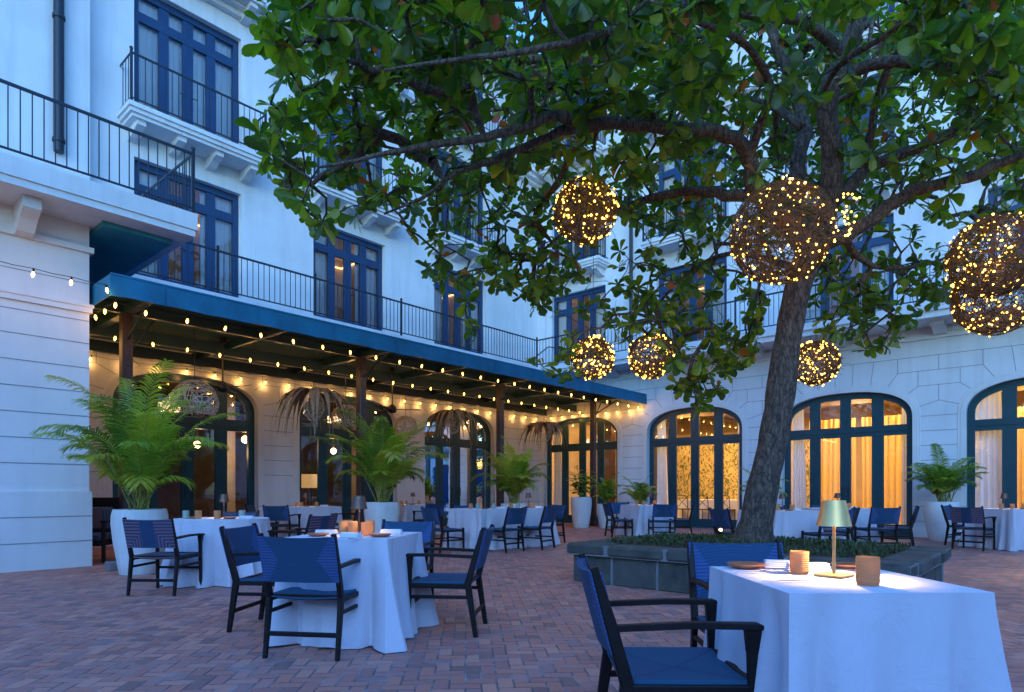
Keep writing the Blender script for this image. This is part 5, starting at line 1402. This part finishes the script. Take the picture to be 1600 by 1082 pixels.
# right foreground table
lamp(*at(1303, 901), 'brass', 'brass cordless lamp on the large table in the right foreground', rot=38)
x, y = at(1249, 897); tumbler(x, y, 'ribbed amber tumbler left of the brass lamp', s=.92)
x, y = at(1356, 914); tumbler(x, y, 'ribbed amber tumbler right of the brass lamp')
plate(*at(1166, 888), 'terracotta side plate near the left edge of the large lamp table'); plate(*at(1330, 889), 'terracotta side plate behind the brass lamp on the large table')
napkin(*at(1262, 892), -8, 'folded white napkin behind the brass lamp on the large table'); napkin(*at(1225, 888), -14, 'folded white napkin behind the left tumbler on the large table')
cutl(*at(1235, 910), 95, 'knife', 'knife lying before the left tumbler on the large lamp table'); cutl(*at(1190, 896), 88, 'knife', 'knife beside the left plate of the large lamp table')
cutl(*at(1215, 893), 62, 'fork', 'fork between the left plate and the left tumbler of the large lamp table'); cutl(*at(1306, 892), 80, 'fork', 'fork lying behind the stem of the brass lamp')
# candle-lined table
lamp(*at(561, 836), 'bronze', 'bronze cordless lamp on the candle-lined table in the left foreground', rot=10)
for k, (px, py) in enumerate(((537, 833), (551, 834), (572, 836), (578, 832), (543, 831))):
    x, y = at(px, py+1); tumbler(x, y, ['ribbed amber tumbler leftmost in the row beside the bronze lamp', 'ribbed amber tumbler second from the left, touching the bronze lamp', 'ribbed amber tumbler right of the bronze lamp, nearest the plate', 'ribbed amber tumbler rightmost in the row behind the bronze lamp', 'ribbed amber tumbler at the back of the row left of the bronze lamp'][k])
napkin(*at(510, 835), -5, 'rolled white napkin left of the tumblers on the candle-lined table'); napkin(*at(612, 834), -5, 'rolled white napkin right of the lamp on the candle-lined table'); napkin(*at(548, 840), -25, 'white napkin lying before the tumblers on the candle-lined table')
plate(*at(594, 839), 'terracotta plate at the right side of the candle-lined table'); plate(*at(497, 838), 'terracotta plate at the left side of the candle-lined table')
cutl(*at(565, 842), -40, 'knife', 'knife before the lamp on the candle-lined table')
# round table
lamp(-3.62, 8.05, 'bronze', 'bronze cordless lamp on the round table beside the first palm')
for k, (dx, dy, mt) in enumerate(((-.22, -.1, 'amber_glass'), (.02, -.12, 'amber_glass'), (.25, .05, 'smoke_glass'), (-.38, -.08, 'smoke_glass'))):
    tumbler(-3.6+dx, 7.9+dy, ['amber tumbler left of the lamp on the round table', 'amber tumbler in front of the lamp on the round table', 'smoky tumbler right of the lamp on the round table', 'smoky tumbler at the left edge of the round table'][k], mt)
napkin(-3.25, 7.85, 0, 'folded white napkin at the right side of the round table'); plate(-3.4, 7.72, 'terracotta plate at the front of the round table'); plate(-3.95, 7.9, 'terracotta plate at the left of the round table')
# far tables: a lamp, glasses, napkins and plates each
SH = {'d': 'the table by the first stone pier', 'e': 'the table behind the second pot', 'f': 'the pointed middle table', 'g': 'the right middle table', 'h': 'the table by the inner corner', 'i': 'the first table right of the trunk', 'j': 'the second table right of the trunk', 'k': 'the table at the right edge'}
for k, nm in SH.items():
    X, Y = TN[k][:2]; rg = random.Random(ord(k))
    if k != 'f': lamp(X+rg.uniform(-.12, .12), Y+.05, 'bronze', 'bronze cordless lamp on '+nm)
    a0 = rg.uniform(-.05, .05)
    tumbler(X-.24, Y-.12+a0, 'leftmost tumbler on '+nm); tumbler(X-.10, Y-.2, 'middle tumbler on '+nm, 'smoke_glass' if k in 'fg' else 'amber_glass'); tumbler(X+.2, Y-.1, 'rightmost tumbler on '+nm, 'smoke_glass' if k in 'f' else 'amber_glass')
    napkin(X+.33, Y+.02, rg.uniform(-20, 20), 'folded napkin at the right side of '+nm); plate(X+.05, Y-.3, 'terracotta plate at the front of '+nm)

# cross-back chairs and a table inside the lit dining room
def xchair(x, y, rz, label, used=[None]):
    if used[0] is None:
        root = thing('crossback_chair', 'x', 'chair')
        for sx in (-.19, .19):
            m = MB(); m.tube([(sx, .2, 0), (sx, .19, .45)], .014, 6); m.build('leg', 'dark_wood', root); m = MB(); m.tube([(sx, -.22, 0), (sx, -.19, .45), (sx*.98, -.27, .9)], .014, 6); m.build('leg', 'dark_wood', root)
        m = MB(); m.box(-.21, .21, -.2, .22, .44, .475, bev=.008); m.build('seat', 'dark_wood', root)
        m = MB(); m.tube([(-.19, -.2, .5), (.18, -.27, .86)], .01, 5); m.tube([(.19, -.2, .5), (-.18, -.27, .86)], .01, 5); m.tube([(-.2, -.27, .88), (0, -.3, .92), (.2, -.27, .88)], .014, 6); m.build('backrest', 'dark_wood', root); used[0] = [root, False]
    pr = used[0]; place(pr[0], pr[1], (x, y, .06), rz, label, 'cross-back chairs in the dining room'); pr[1] = True
for k, v in enumerate((-9.6, -8.9, -8.2, -7.5)): xchair(v, UB+1.5, 0, 'dark cross-back chair inside the lit door left of the trunk, %s from the left' % ['first', 'second', 'third', 'fourth'][k])
m = cloth_square(3.0, .9, 77); o = m.build('tablecloth', 'white_cloth', None, smooth='auto'); o.location = (-8.5, UB+2.2, .06); tag(o, 'long cream tablecloth inside the lit dining room', 'tablecloth')
